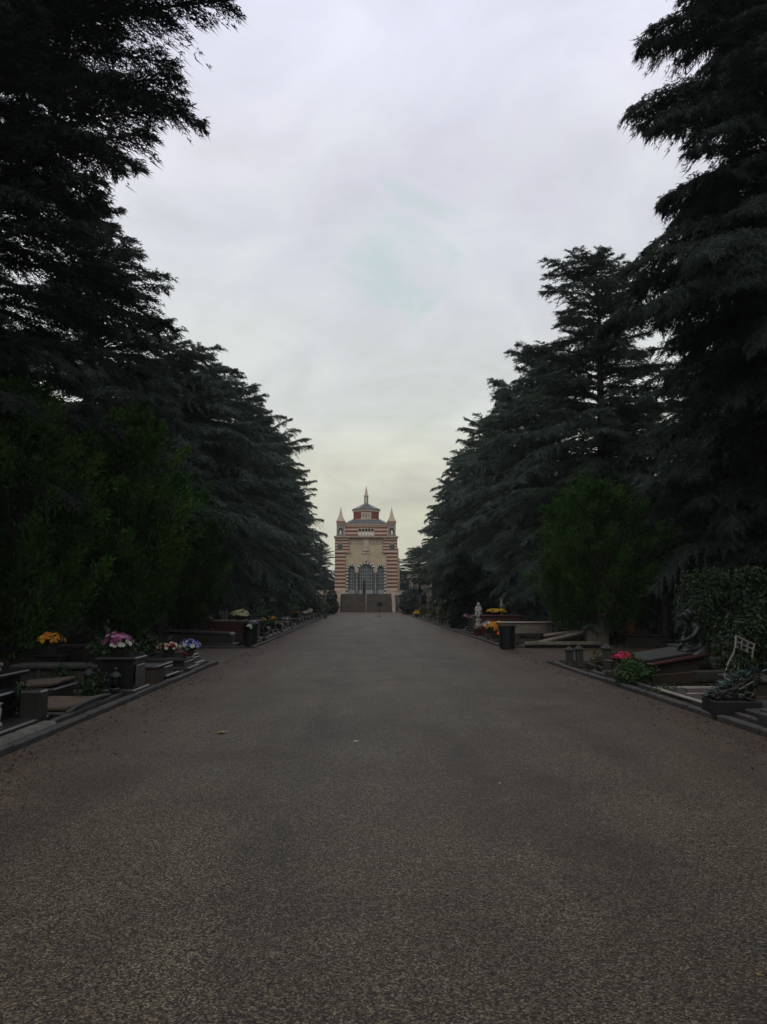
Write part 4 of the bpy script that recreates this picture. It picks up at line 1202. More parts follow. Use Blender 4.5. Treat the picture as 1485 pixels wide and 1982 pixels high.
# the two kerbside rows past the cross path, and a second row behind each
rr = random.Random(4)
combos = [(k, m, s) for k in ('arched', 'square', 'stele', 'cross') for m in ('gran_dark', 'gran_grey2', 'stone_moss', 'gran_grey') for s in ('soil', 'tilt', 'flat')] + \
         [('square', 'gran_red', 'chest'), (None, 'gran_dark', 'chest'), ('arched', 'gran_red', 'flat'), ('square', 'marble', 'flat'), ('arched', 'stone_pale', 'soil'), ('cross', 'gran_grey2', 'chest')]
TENS = ['', '', 'twenty', 'thirty']
def ordw(i): return ORD[i] if i < 20 else '%s-%s' % (TENS[(i + 1) // 10], ORD[(i + 1) % 10 - 1])
hosts = []
def row(side, x0, ys, where, skip=()):
    i = 0
    for y in ys:
        y += rr.uniform(-.15, .15)
        k, m, s = rr.choice(combos)
        if any(a < y < b for a, b in skip): continue
        lab = '%s %s grave past the cross path, %s, %s' % (ordw(i), where, MATN[m], KN[k].replace('headstone', 'stone'))
        o = place_grave(k, m, s, side * x0 + (.5 if True else 0) + rr.uniform(-.05, .05), y, 0 if side > 0 else pi, lab, rr.uniform(.88, 1.05))
        hosts.append((o, i, where, side, y, s))
        i += 1
row(-1, 4.62, np.arange(32.6, 86, 1.75), 'left kerbside')
row(1, 4.72, np.arange(40.6, 85, 1.75), 'right kerbside', ((42.2, 46.3),))
row(-1, 7.6, np.arange(30.5, 62, 2.3), 'left second')
row(1, 7.9, np.arange(37, 66, 2.3), 'right second', ((43, 49),))

# flowers on the rows of graves
GF = 'pots of flowers on the graves'
bank = {}
def pot_at(key, label, x, y, z, group=GF, **kw):
    if key not in bank:
        bank[key] = flower_pot(label, (x, y, z), list(key), group=group, seed=len(bank) + 3, **kw)
        o = bank[key]
    else:
        o = copy_tree(bank[key]); o['label'] = label
    o.location = (x, y, z); o.rotation_euler = (0, 0, rr.uniform(0, 6))
    return o
CN = {('yellow',): 'yellow', ('white',): 'white', ('red',): 'red', ('pink', 'white'): 'pink and white', ('purple', 'pink'): 'purple and pink', ('yellow', 'orange'): 'yellow and orange'}
keys = list(CN)
for o, i, where, side, y, s in hosts:
    if where.endswith('kerbside') and rr.random() < .36 or rr.random() < .15:
        k = rr.choice(keys)
        zt = {'soil': .23, 'tilt': .49, 'flat': .49, 'chest': .48}[s] * o.scale[0]
        pot_at(k, 'pot of %s flowers on the %s %s grave' % (CN[k], ordw(i), where), o.location[0] + side * (.10 if s == 'chest' else rr.uniform(.3, .9)), o.location[1] + rr.uniform(-.15, .15), zt - (.0 if s != 'tilt' else .04))

# small shrubs and tufts between the graves
GS = 'small shrubs between the graves'
sp = [bush('small_shrub', '', (0, 0, 0), [(blob_shape((0, 0, .45), (.42, .42, .42), .3, .3, 4 + q), 1), (blob_shape((.2, .1, .75), (.25, .25, .3), .3, .3, 6 + q), .4)], 700, .11, mk, 80 + q, GS, stem=.4) for q, mk in enumerate(('leaf', 'leaf', 'fir', 'leaf_yellow'))]
used = [0] * 4
for s, side in ((-1, 'left'), (1, 'right')):
    for i in range(11):
        y = (31.8 if s < 0 else 39.6) + i * 4.3 + rr.uniform(-.4, .4)
        q = rr.randrange(4)
        o = sp[q] if not used[q] else copy_tree(sp[q])
        used[q] = 1
        o.location = (s * rr.uniform(4.95, 7.4) + (.5 if s < 0 else .1), y, 0); k = rr.uniform(.7, 1.5); o.scale = (k, k, k); o.rotation_euler = (0, 0, rr.uniform(0, 6))
        o['label'] = '%s %s shrub between the %s graves beyond the cross path' % (ORD[i], ('dark leafy', 'dark leafy', 'dense dark', 'yellowish')[q], side)
for q in range(4):
    if not used[q]: bpy.data.objects.remove(sp[q], do_unlink=True)
# ---------------- left foreground
def blockset(name, label, cat, loc, rz=0, group=None): return thing(name, label, cat, loc, rz, group)

M['stone_border'] = stone('pale_border', (.12, .115, .095), .4, 5, .8, 0, (.05, .055, .035), .5)
# nearest tomb on the left: dark granite enclosure with pale kerb stones and corner posts
t = blockset('tomb_enclosure', 'nearest dark granite tomb enclosure at the left edge, pale border stones', 'tomb', (-3.90, 8.25, 0))
mb = MB()
for k in range(2): mb.box((-.02, .45 + k * .88, .045), (.2, .86, .15), bev=.035)
mb.box((-1.1, -.0, .06), (2.0, .16, .16), bev=.03)
mb.build('border', M['stone_border'], t)
mb = MB(); mb.box((-1.3, 1.1, .08), (2.3, 1.9, .14), bev=.02); mb.build('plinth', M['gran_grey2'], t)
mb = MB(); mb.box((-1.35, 1.25, .27), (1.65, 1.3, .30), bev=.02); mb.build('slab', M['gran_dark'], t)
mb = MB(); mb.box((-1.35, 1.25, .455), (1.77, 1.42, .06), bev=.02); mb.box((-1.7, 1.3, .51), (.9, 1.0, .05), bev=.015); mb.build('top_slab', M['gran_dark'], t)
for x, y in ((-.27, 1.85), (-.36, .62)):
    mb = MB(); mb.box((x, y, .30), (.26, .26, .36), bev=.02); mb.build('corner_post', M['gran_grey2'], t)
for y in (1.05,):
    mb = MB(); mb.lathe([(.05, 0), (.05, .03), (.02, .06), (.035, .2), (.02, .24), (.05, .27)], (-.34, y, .15), 10); mb.build('baluster', M['marble'], t, True)
mb = MB(); mb.prism([(-.26, 0), (.26, 0), (.26, .28), (.2, .36), (0, .42), (-.2, .36), (-.26, .28)], -.06, .06, M=Matrix.Translation((-.75, .30, .15)) @ Matrix.Rotation(.15, 4, 'Z')); mb.build('tablet', M['gran_grey2'], t)
# bowl with withered leaves on it
b_ = thing('bowl', 'dark bowl of withered leaves on the nearest left tomb', 'bowl', (-5.0, 9.55, .49))
mb = MB(); mb.lathe([(.09, 0), (.16, .09), (.18, .1), (.15, .095), (.08, .03)], n=16); mb.build('bowl_body', M['pot'], b_, True)
T, ti = leaf_cloud(blob_shape((0, 0, .12), (.2, .2, .1), .2, .2, 3), 150, np.random.default_rng(8), .12); tri_mesh('leaves', T, ti, M['ivy'], b_)

# taller pedestal tomb behind it with a pale broken slab on top
t = blockset('pedestal_tomb', 'tall dark pedestal tomb at the left edge carrying a pale slab', 'tomb', (-5.75, 11.6, 0))
mb = MB(); mb.box((-.2, 0, .06), (2.2, 1.3, .16), bev=.02); mb.box((-.3, 0, .3), (1.7, .95, .38), bev=.02); mb.build('base', M['gran_dark'], t)
mb = MB(); mb.box((-.3, 0, .53), (1.9, 1.12, .07), bev=.02); mb.build('ledge', M['gran_dark'], t)
mb = MB(); mb.box((-.55, .1, .62), (1.1, .7, .09), bev=.02, ry=.05); mb.build('cover_slab', M['stone_brown'], t)
d_ = thing('dove_ornament', 'small pale carved dove on the tall left pedestal tomb', 'ornament', (-5.25, 11.35, .565))
mb = MB(); mb.ball((0, 0, .06), (.09, .05, .06), 10, 7); mb.ball((.075, 0, .13), (.035, .032, .035), 8, 6); mb.build('body', M['stone_pale'], d_, True)
mb = MB(); mb.prism([(-.2, .04), (-.05, .05), (-.05, .09), (-.2, .09)], -.03, .03); mb.build('tail', M['stone_pale'], d_)

# ridged slab graves beside the kerb
def ridged(name, label, x, y, w, l, n, z, tilt=0):
    g = thing(name, label, 'grave', (x, y, 0))
    mb = MB(); mb.box((0, 0, z / 2), (w, l, z), bev=.02); mb.build('base', M['gran_grey2'], g)
    mb = MB(); q = random.Random(n)
    for k in range(n):
        mb.box((q.uniform(-.02, .02), -l / 2 + .08 + (l - .16) * (k + .5) / n, z + .03 + q.uniform(-.008, .01)), (w - .12, (l - .16) / n - .015, .06), bev=.015, ry=tilt)
    mb.build('ridged_slab', M['planks'], g)
    return g
ridged('slab_grave', 'low grave of ridged brown stone strips beside the left kerb', -4.42, 11.55, .85, 1.5, 8, .10)
ridged('slab_grave', 'raised tilted grave of pale ridged strips behind the nearest left tomb', -5.35, 13.2, .9, 1.2, 7, .22, -.08)
mb = MB(); mb.tube([(-4.0, 10.75, .10), (-3.97, 11.2, .16), (-3.96, 11.8, .18), (-4.0, 12.5, .14)], [.03, .035, .035, .03], 8)
tag(mb.build('border_stone', M['kerb'], None, smooth=True), 'thin curved pale border stone beside the ridged left grave', 'border stone')

# carved stone bench tomb
t = thing('bench_tomb', 'long mossy stone tomb with a carved front panel under the yellow flowers', 'tomb', (-5.55, 14.9, 0))
mb = MB(); mb.box((0, 0, .17), (1.75, .55, .36), bev=.02); mb.build('body', M['stone_moss'], t)
mb = MB(); mb.box((0, 0, .39), (1.9, .68, .08), bev=.02); mb.build('top', M['stone_moss'], t)
mb = MB(); mb.box((.32, -.285, .19), (.85, .03, .24), bev=.008); mb.build('carved_panel', M['kerb'], t)
mb = MB(); mb.box((-.42, -.29, .22), (.06, .05, .3), bev=.01); mb.build('pilaster', M['kerb'], t)
t = thing('pedestal', 'dark square pedestal carrying the yellow mums behind the bench tomb', 'pedestal', (-6.28, 15.9, 0))
mb = MB(); mb.box((0, 0, .06), (.6, .6, .12), bev=.02); mb.build('base', M['gran_dark'], t)
mb = MB(); mb.box((0, 0, .3), (.44, .44, .4), bev=.02); mb.box((0, 0, .52), (.52, .52, .05), bev=.01); mb.build('shaft', M['gran_dark'], t)
flower_pot('dome of golden yellow mums in a dark pot on a pedestal, far left', (-6.28, 15.9, .545), ['yellow', 'orange'], .27, .19, .20, 21, GF, 110, .036)
# granite planter with the pink flowers, lanterns at its foot
t = thing('planter_tomb', 'square dark granite tomb block carrying the pink flowers beside the left kerb', 'tomb', (-4.28, 13.55, 0))
mb = MB(); mb.box((0, 0, .07), (1.0, 1.0, .16), bev=.02); mb.build('base', M['gran_grey2'], t)
mb = MB(); mb.box((.13, 0, .37), (.60, .66, .48), bev=.015); mb.build('body', M['gran_dark'], t)
mb = MB(); mb.box((.13, 0, .63), (.68, .74, .06), bev=.015); mb.build('top', M['gran_dark'], t)
mb = MB(); mb.box((.46, -.0, .36), (.03, .5, .34), bev=.01); mb.build('side_panel', M['gran_grey'], t)
flower_pot('pink, purple and white mums spilling over the square granite tomb block', (-4.2, 13.5, .66), ['pink', 'purple', 'white'], .25, .24, .13, 22, GF, 120, .042, 'tier')
def lantern(label, loc, s=1.0, group='grave lanterns', glass='glassred'):
    l = thing('lantern', label, 'lantern', loc, 0, group, s)
    mb = MB(); mb.lathe([(.085, 0), (.085, .03), (.07, .045)], n=8); mb.build('base', M['bronze'], l)
    mb = MB(); mb.lathe([(.05, .045), (.055, .2)], n=12); mb.build('glass', M[glass], l, True)
    mb = MB()
    for k in range(4): mb.box((.062 * cos(k * pi / 2 + .78), .062 * sin(k * pi / 2 + .78), .125), (.013, .013, .17))
    mb.build('frame', M['bronze'], l)
    mb = MB(); mb.lathe([(.10, .205), (.09, .23), (.035, .275), (.02, .28), (.02, .3), (.03, .315), (.008, .34)], n=8); mb.build('roof', M['bronze'], l)
    return l
lantern('tall bronze lantern before the square granite tomb block, left', (-4.48, 12.95, .15), 1.25, glass='iron')
lantern('bronze lantern nearer the kerb before the square granite tomb block', (-4.05, 12.93, .15), 1.1, glass='iron')
t = thing('stone_block', 'reddish brown upright stone block next to the square granite tomb block', 'stone', (-4.0, 14.75, 0))
mb = MB(); mb.box((0, 0, .19), (.42, .62, .38), bev=.02); mb.build('block', M['stone_brown'], t)
mb = MB(); mb.box((0, 0, .40), (.48, .68, .05), bev=.012); mb.build('cap', M['gran_grey'], t)
grave('flat black granite grave between the reddish block and the blue flowers', (-3.98, 16.2, 0), pi, None, 'gran_dark', L=1.9, W=.9, H=.16)
t = grave('low grey grave under the blue and white flowers at the cross path', (-3.95, 18.0, 0), pi, None, 'gran_grey2', L=2.0, W=1.0, H=.14, bits=False)
flower_pot('blue and white flowers in a dark pot, end of the near left row', (-4.05, 18.35, .335), ['paleblue', 'blue', 'white'], .2, .17, .18, 23, GF, 60, .05)
flower_pot('faded red and white flowers beside the blue ones on the left', (-4.5, 18.2, .335), ['red', 'white', 'cream'], .24, .15, .14, 24, GF, 60, .04)
t = grave('long low granite slab at the cross path corner on the left', (-4.1, 19.4, 0), pi, None, 'gran_dark', L=2.4, W=.9, H=.12, bits=False)
lantern('small lantern with red glass on the low left grave by the cross path', (-4.0, 17.7, .335), .8)
grave('dark arched headstone grave in the shade under the left juniper', (-6.6, 17.6, 0), pi, 'arched', 'gran_dark', L=1.7)
grave('brown headstone grave beside the arched one under the left juniper', (-6.3, 19.4, 0), pi, 'square', 'stone_brown', L=1.6)

# small clutter on the near graves
for i, (x, y, z, s, lab) in enumerate(((-4.25, 12.35, .0, .5, 'tuft of dark ivy beside the tall bronze lantern'), (-4.9, 16.3, .3, .42, 'small leafy plant on the flat black granite grave'), (-5.0, 18.3, .3, .6, 'leafy plant behind the faded red and white flowers'),
                                        (-5.3, 14.2, 0, .45, 'ragged dark plant in front of the carved bench tomb'), (-4.35, 10.2, .15, .4, 'withered tuft between the corner posts of the nearest tomb'), (-6.9, 13.4, 0, 1.2, 'dark shrub in deep shade behind the pedestal tomb'))):
    o = copy_tree(sp[0]) if i else copy_tree(sp[0]); o.location = (x, y, z); o.scale = (s, s, s); o.rotation_euler = (0, 0, i * 1.1); o['label'] = lab; o['group'] = 'small plants on the near left graves'
for i, (x, y, z, lab) in enumerate(((-4.5, 16.0, .33, 'slim bronze vase on the flat black granite grave'), (-5.3, 16.5, .33, 'slim bronze vase farther back on the flat black granite grave'), (-4.8, 19.5, .29, 'slim bronze vase on the slab at the cross path corner'), (-4.4, 9.05, .49, 'slim bronze vase on the nearest left tomb'))):
    v = thing('vase', lab, 'vase', (x, y, z), 0, 'bronze vases on the near left graves')
    mb = MB(); mb.lathe([(.05, 0), (.06, .02), (.03, .05), (.06, .16), (.075, .24), (.065, .24)], n=12); mb.build('body', M['bronze'], v, True)
    T, ti = leaf_cloud(blob_shape((0, 0, .32), (.1, .1, .12), .2, .2, i), 60, np.random.default_rng(i), .08); tri_mesh('sprigs', T, ti, M['ivy' if i % 2 else 'leaf'], v)
for s, side in ((-1, 'left'), (1, 'right')):
    for i in range(9):
        k = rr.uniform(.08, .2)
        st_ = thing('rough_stone', 'small rough stone lying in the soil behind the %s kerb' % side, 'stone', (s * rr.uniform(.0, .5) + (-4.25 if s < 0 else 5.15), rr.uniform(11, 19.8), 0), rr.uniform(0, 6), 'rough stones behind the %s kerb' % side)
        mb = MB(); q = [rr.uniform(.7, 1.2) for _ in range(6)]
        mb.loft([(0, 0, -.02, k * q[0], k * .8 * q[1]), (k * .1, 0, k * .3, k * q[2], k * .75 * q[3]), (k * .15, k * .1, k * .7, k * .6 * q[4], k * .5 * q[5]), (k * .1, k * .1, k * .8, k * .2, k * .2)], 9)
        mb.build('stone', M[rr.choice(['stone_moss', 'kerb', 'stone_brown'])], st_, True)
# across the cross path, left
t = grave('sloping grey slab grave just past the cross path on the left', (-4.55, 27.6, 0), pi, 'arched', 'gran_grey2', L=2.6, W=1.0, H=.34, slab='tilt')
def bin_(label, x, y, top=False):
    b = thing('litter_bin', label, 'bin', (x, y, 0), 0, 'dark bins at the cross path')
    mb = MB()
    mb.lathe([(.22, 0), (.27, .72), (.29, .73), (.29, .78), (.25, .78), (.21, .1)], n=20)
    for k in range(20):
        a = 2 * pi * k / 20
        mb.box((.25 * cos(a), .25 * sin(a), .38), (.02, .03, .62), rz=a)
    mb.build('body', M['plastic'], b)
    if top:
        mb = MB(); mb.lathe([(.29, .79), (.24, .86), (.1, .93), (.05, .94), (.05, .98), (.02, .99)], n=20); mb.build('lid', M['plastic'], b)
    return b
x, y = at(484, 1251); bin_('dark round bin with a domed lid at the left cross path corner', x, y, True)
x, y = at(982, 1257); bin_('dark open slatted bin at the right cross path corner', x, y)
t = thing('red_tomb', 'wide dark red granite tomb with pale top edge behind the left bin', 'tomb', (-4.95, 30.6, 0))
mb = MB(); mb.box((-.0, 0, .1), (1.9, 1.1, .2), bev=.02); mb.build('base', M['gran_grey2'], t)
mb = MB(); mb.box((0, 0, .5), (1.66, .8, .62), bev=.01); mb.build('body', M['gran_red'], t)
mb = MB(); mb.box((0, 0, .83), (1.76, .9, .05), bev=.01); mb.build('top', M['stone_pale'], t)
flower_pot('big dome of cream white mums on the red granite tomb', (-4.85, 30.55, .855), ['cream'], .36, .25, .12, 25, GF, 140, .045)
flower_pot('small white flowers beside the domed left bin', (-4.05, 27.7, .5), ['white'], .15, .14, .12, 26, GF, 30, .045)
t = thing('white_statuette', 'slim white statue on a column deep among the left graves', 'statue', (-8.2, 52, 0))
mb = MB(); mb.lathe([(.25, 0), (.25, .2), (.14, .3), (.13, 1.2), (.22, 1.3)], n=12); mb.build('column', M['gran_grey'], t)
mb = MB(); mb.loft([(0, 0, 1.3, .19, .16), (0, 0, 1.6, .15, .13), (0, 0, 1.95, .18, .12), (0, 0, 2.12, .09, .08), (0, 0, 2.17, .05, .05)], 12); mb.ball((0, -.01, 2.27), (.085, .09, .11), 10, 8)
mb.tube([(-.17, 0, 2.0), (-.2, -.1, 1.75), (-.05, -.18, 1.8)], [.05, .045, .03], 8); mb.tube([(.17, 0, 2.0), (.2, -.1, 1.75), (.05, -.18, 1.8)], [.05, .045, .03], 8)
mb.build('figure', M['marble'], t, True)
grave('low planted grave with clipped green edging past the red tomb', (-4.15, 33.9, 0), pi, None, 'stone_moss', L=2.2, W=1.1, slab='soil', bits=False)

# ---------------- right foreground
def figure(name, label, loc, rz, joints, edges, mat, root_i=0, cat='statue', parent=None, sub=2):
    """one continuous skinned body"""
    o_ = None
    me = bpy.data.meshes.new(name)
    me.from_pydata([j[:3] for j in joints], edges, [])
    o = bpy.data.objects.new(name, me); C.objects.link(o)
    sk = o.modifiers.new('skin', 'SKIN')
    for i, j in enumerate(joints):
        q = me.skin_vertices[0].data[i]; rd = j[3]
        q.radius = rd if hasattr(rd, '__len__') else (rd, rd); q.use_root = (i == root_i)
    su = o.modifiers.new('sub', 'SUBSURF'); su.levels = sub; su.render_levels = sub
    me.materials.append(mat)
    sk.use_smooth_shade = True
    o.location = loc; o.rotation_euler = (0, 0, rz)
    if parent is not None: o.parent = parent
    return o
def hand(j, e, i0, p, d, sp, s=1.0):
    """five fingers from a wrist joint i0: p palm centre, d finger direction, sp spread axis"""
    p, d, sp = Vector(p), Vector(d).normalized(), Vector(sp).normalized()
    b = len(j); j.append((*p, .030 * s)); e.append((i0, b))
    for k, l in enumerate((.07, .085, .09, .08, .065)):
        off = (k - 2) * .02 * s
        dd = (d if k else (d * .5 - sp * .85)).normalized()
        a = p + sp * off + d * (.02 if k else -.01) * s
        q = a + dd * l * .5 * s; z = q + (dd + Vector((0, 0, -.35))).normalized() * l * .5 * s
        i = len(j); j.append((*a, .011 * s)); j.append((*q, .0095 * s)); j.append((*z, .0075 * s)); e += [(b, i), (i, i + 1), (i + 1, i + 2)]

# dark bronze mourner, seated and bowed, in front of the clipped hedge
bx, by = at(1352, 1318)
t = thing('bronze_statue', 'dark bronze seated mourner bowed forward in front of the hedge', 'statue', (bx, by, 0))
mb = MB(); mb.box((.05, .05, .12), (1.1, .9, .24), bev=.03); mb.box((.12, .12, .36), (.62, .6, .28), bev=.05); mb.build('rock_seat', M['stone_moss'], t)
J = [(.14, .10, .62, (.17, .15)), (.10, .08, .80, (.14, .12)), (.02, .06, .98, (.155, .12)), (-.06, .04, 1.12, (.10, .09)), (-.12, .03, 1.18, .055),
     (-.18, .02, 1.24, .085), (-.205, .02, 1.31, .095), (-.20, .02, 1.38, .06),
     (-.02, -.17, 1.08, .065), (-.14, -.22, .90, .052), (-.28, -.12, .80, .042), (-.30, -.06, .80, .034),
     (-.02, .27, 1.08, .065), (-.12, .32, .86, .052), (-.22, .22, .70, .042), (-.26, .15, .68, .034),
     (.02, -.06, .60, .105), (-.30, -.10, .62, .085), (-.33, -.10, .40, .065), (-.34, -.10, .29, .05), (-.46, -.11, .265, .035),
     (.02, .24, .60, .105), (-.24, .28, .58, .085), (-.30, .28, .38, .065), (-.32, .28, .29, .05), (-.44, .29, .265, .035)]
E = [(0, 1), (1, 2), (2, 3), (3, 4), (4, 5), (5, 6), (6, 7), (2, 8), (8, 9), (9, 10), (10, 11), (2, 12), (12, 13), (13, 14), (14, 15), (0, 16), (16, 17), (17, 18), (18, 19), (19, 20), (0, 21), (21, 22), (22, 23), (23, 24), (24, 25)]
hand(J, E, 11, (-.35, -.02, .79), (-.6, .6, -.1), (.1, .3, -.9)); hand(J, E, 15, (-.31, .11, .66), (-.6, -.5, -.3), (.1, -.3, .9))
figure('figure', '', (0, 0, 0), 0, J, E, M['bronze'], 0, parent=t)
mb = MB()
mb.loft([(-.02, .09, .25, .40, .34), (-.02, .09, .40, .36, .32), (.0, .09, .55, .30, .29), (.08, .09, .70, .17, .2)], 18); mb.build('drapery', M['bronze'], t, True)
mb = MB(); mb.ball((-.295, .02, 1.29), (.022, .018, .018), 6, 5); mb.tube([(-.16, .02, 1.42), (-.10, .02, 1.33), (-.10, .02, 1.2)], [.06, .075, .05], 10); mb.build('hair', M['bronze'], t, True)

# big brown slab tomb with a pale rim, running away from the kerb
t = thing('slab_tomb', 'long sloping brown slab tomb with thin pale rim, right foreground', 'tomb', (6.0, 15.7, 0), radians(32), None, (1, 1, .8))
mb = MB(); mb.box((0, 0, .14), (2.1, 1.2, .28), bev=.02); mb.build('base', M['stone_brown'], t)
mb = MB(); mb.box((0, 0, .40), (1.9, 1.05, .26), bev=.02); mb.build('body', M['stone_brown'], t)
mb = MB(); mb.box((0, 0, .60), (2.1, 1.2, .06), bev=.015, ry=-.09); mb.build('cover', M['gran_red'], t)
mb = MB(); mb.box((0, .05, .67), (1.9, .95, .06), bev=.015, ry=-.09); mb.build('upper_cover', M['stone_moss'], t)
# square posts with low chain rail in the near right corner
def post(label, x, y, h, w=.16, cap=True):
    p = thing('stone_post', label, 'post', (x, y, 0), 0, 'small stone posts on the right')
    mb = MB(); mb.box((0, 0, h / 2), (w, w, h), bev=.015); mb.build('shaft', M['stone_moss'], p)
    if cap: mb = MB(); mb.box((0, 0, h + .02), (w + .05, w + .05, .05), bev=.01); mb.frustum((-w / 2, w / 2, -w / 2, w / 2), h + .044, (-.01, .01, -.01, .01), h + .11); mb.build('cap', M['stone_moss'], p)
for px, py, h, lab in ((1103, 1290, .38, 'short pale stone post at the right cross path corner'), (1122, 1292, .42, 'short darker stone post second from the cross path corner'), (1176, 1306, .55, 'square stone post beside the yellow green clump')):
    x, y = at(px, py); post(lab, x, y, h)
t = grave('low dark grave with rough stones behind the small posts, right', (5.35, 17.9, 0), 0, None, 'gran_grey2', L=2.1, W=1.3, H=.16, slab='soil', bits=False)
x, y = at(1199, 1305)
flower_pot('bright crimson flowers above the rounded green bush', (4.98, 15.0, .0), ['magenta', 'red'], .22, .12, .48, 27, GF, 90, .036)
t = thing('candle_holder', 'dark round candle stand among the small posts', 'ornament', (5.5, 16.6, 0))
mb = MB(); mb.lathe([(.1, 0), (.1, .04), (.03, .08), (.03, .3), (.08, .36)], n=12); mb.build('stand', M['iron'], t)
mb = MB(); mb.lathe([(.035, .36), (.035, .44)], n=10); mb.build('candle', M['white_metal'], t)
x, y = at(1312, 1318)
lantern('white framed lantern on the long brown slab tomb', (x + .05, y + .1, .02), 1.3, glass='white_metal')
# grave with the wreath, openwork frame and dark trough at the right edge
t = thing('edged_grave', 'grave plot with a thin pale border strip and red soil, right kerb', 'grave', (5.5, 12.2, 0))
mb = MB(); mb.box((.1, .2, .05), (1.3, 2.2, .10)); mb.build('soil', M['stone_brown'], t)
mb = MB(); mb.box((-.52, .2, .10), (.06, 2.1, .07), bev=.012); mb.box((.1, 1.28, .10), (1.2, .06, .07), bev=.012); mb.box((.2, .55, .085), (.9, .05, .05), bev=.012); mb.build('border', M['marble'], t)
t = thing('planter_trough', 'dark trough under the leafy wreath at the right kerb', 'planter', (5.04, 10.75, 0), radians(-6))
mb = MB()
mb.box((0, -.26, .13), (.62, .03, .26), bev=.01); mb.box((0, .26, .13), (.62, .03, .26), bev=.01); mb.box((-.295, 0, .13), (.03, .49, .26), bev=.01); mb.box((.295, 0, .13), (.03, .49, .26), bev=.01); mb.box((0, 0, .03), (.56, .49, .04))
mb.build('box', M['plastic'], t)
mb = MB(); mb.box((0, 0, .19), (.555, .485, .04)); mb.build('soil', M['soil'], t)
lantern('tiny red votive light on the dark trough', (4.9, 10.85, .21), .55)
# wreath of stiff leaves leaning on the openwork frame
wr = thing('wreath', 'long spray wreath of stiff blue green leaves leaning over the dark trough', 'wreath', (5.22, 10.98, .22), radians(28))
r = np.random.default_rng(31)
n = 360
u = r.uniform(0, 1, n); v = r.uniform(-1, 1, n)
wd = .20 * np.sin(pi * np.clip(u * .9 + .08, 0, 1)) ** .6
P = np.stack([(u - .5) * 1.0, v * wd, .04 + u * .34 + r.uniform(0, .06, n) - .05 * np.abs(v)], 1)
D = np.stack([r.normal(-.35, .3, n), v * 1.0 + r.normal(0, .25, n), r.uniform(-.1, .35, n)], 1)
L = r.uniform(.09, .17, n); T = kites(P, D, L, L * .26, r, np.tile([0, 0, 1.0], (n, 1)) + r.normal(0, .35, (n, 3))); ti = r.uniform(0, 1, n)
tri_mesh('leaves', T, np.concatenate([ti, ti]), M['leaf_blue'], wr)
mb = MB(); mb.tube([(-.45, 0, .03), (0, 0, .16), (.5, 0, .36)], [.02, .025, .02], 6); mb.build('stem', M['bark'], wr)
mb = MB(); mb.prism([(-.2, .165), (.10, .255), (.095, .275), (-.205, .185)], -.215, -.205); mb.build('ribbon', M['frame_metal'], wr)
fr = thing('openwork_frame', 'white bottle shaped openwork metal frame leaning back at the right edge', 'frame', (5.46, 11.45, .16), radians(8), None, .95)
ML = Matrix.Rotation(radians(24), 4, 'Y') @ Matrix.Rotation(radians(-18), 4, 'X')
prof = [(.02, 0), (.24, .10), (.27, .30), (.24, .52), (.17, .72), (.155, .84), (.17, 1.02)]
mb = MB()
for s in (-1, 1): mb.tube([tuple(ML @ Vector((s * x, 0, z))) for x, z in prof], .016, 6)
mb.build('outline', M['frame_metal'], fr, True)
mb = MB()
mb.box((0, 0, 1.02), (.36, .03, .03), M=ML)
for z in (.84, .93): mb.box((0, 0, z), (.31, .022, .022), M=ML)
for x in (-.055, .055): mb.box((x, 0, .93), (.022, .022, .19), M=ML)
for z in (.26, .42, .58, .72):
    w_ = 2 * float(np.interp(z, [p[1] for p in prof], [p[0] for p in prof])); mb.box((0, .0, z), (w_ - .02, .018, .014), M=ML)
for k in range(5): mb.box((-.12 + .06 * k, 0, .44), (.012, .016, .6), M=ML)
mb.build('grille', M['frame_metal'], fr)
n = 320
zf = r.uniform(.05, .78, n); xf = r.uniform(-1, 1, n) * .95 * np.interp(zf, [p[1] for p in prof], [p[0] for p in prof])
P = np.array([tuple(ML @ Vector((a, -.02 + b, c))) for a, b, c in zip(xf, r.uniform(-.05, .04, n), zf)])
D = np.stack([r.normal(0, .6, n), r.normal(-.3, .3, n), r.normal(.2, .5, n)], 1); L = r.uniform(.07, .13, n)
T = kites(P, D, L, L * .4, r); ti = r.uniform(0, .8, n)
tri_mesh('leaves', T, np.concatenate([ti, ti]), M['leaf'], fr)
t = grave('brown square headstone grave behind the openwork frame at the right edge', (5.9, 12.6, 0), 0, 'square', 'stone_brown', L=1.2, W=1.0, H=.2)
t = thing('rough_stone', 'rough rounded grey stone beside the wreath', 'stone', (5.42, 10.62, .02), radians(20), None, .7)
mb = MB(); mb.loft([(0, 0, -.02, .33, .22), (0, 0, .1, .34, .23), (.02, 0, .24, .27, .18), (.03, .01, .34, .12, .08)], 12); mb.build('stone', M['stone_moss'], t, True)
flower_pot('white orchid like flowers in a dark pot at the right edge', (5.46, 10.25, .2), ['white'], .11, .22, .2, 29, GF, 9, .05)
t = thing('yellow_slab', 'ochre and brown stone slab under the white orchid pot, right edge', 'slab', (5.35, 10.0, 0))
mb = MB(); mb.box((0, .1, .09), (.6, .65, .18), bev=.02); mb.build('slab', M['stone_brown'], t)
t = thing('kerb_post', 'pale weathered stone block at the right edge by the kerb', 'stone', (5.02, 9.5, 0))
mb = MB(); mb.box((0, 0, .13), (.4, .3, .26), bev=.03); mb.box((0, 0, .27), (.34, .25, .05), bev=.02); mb.build('block', M['stone_moss'], t)

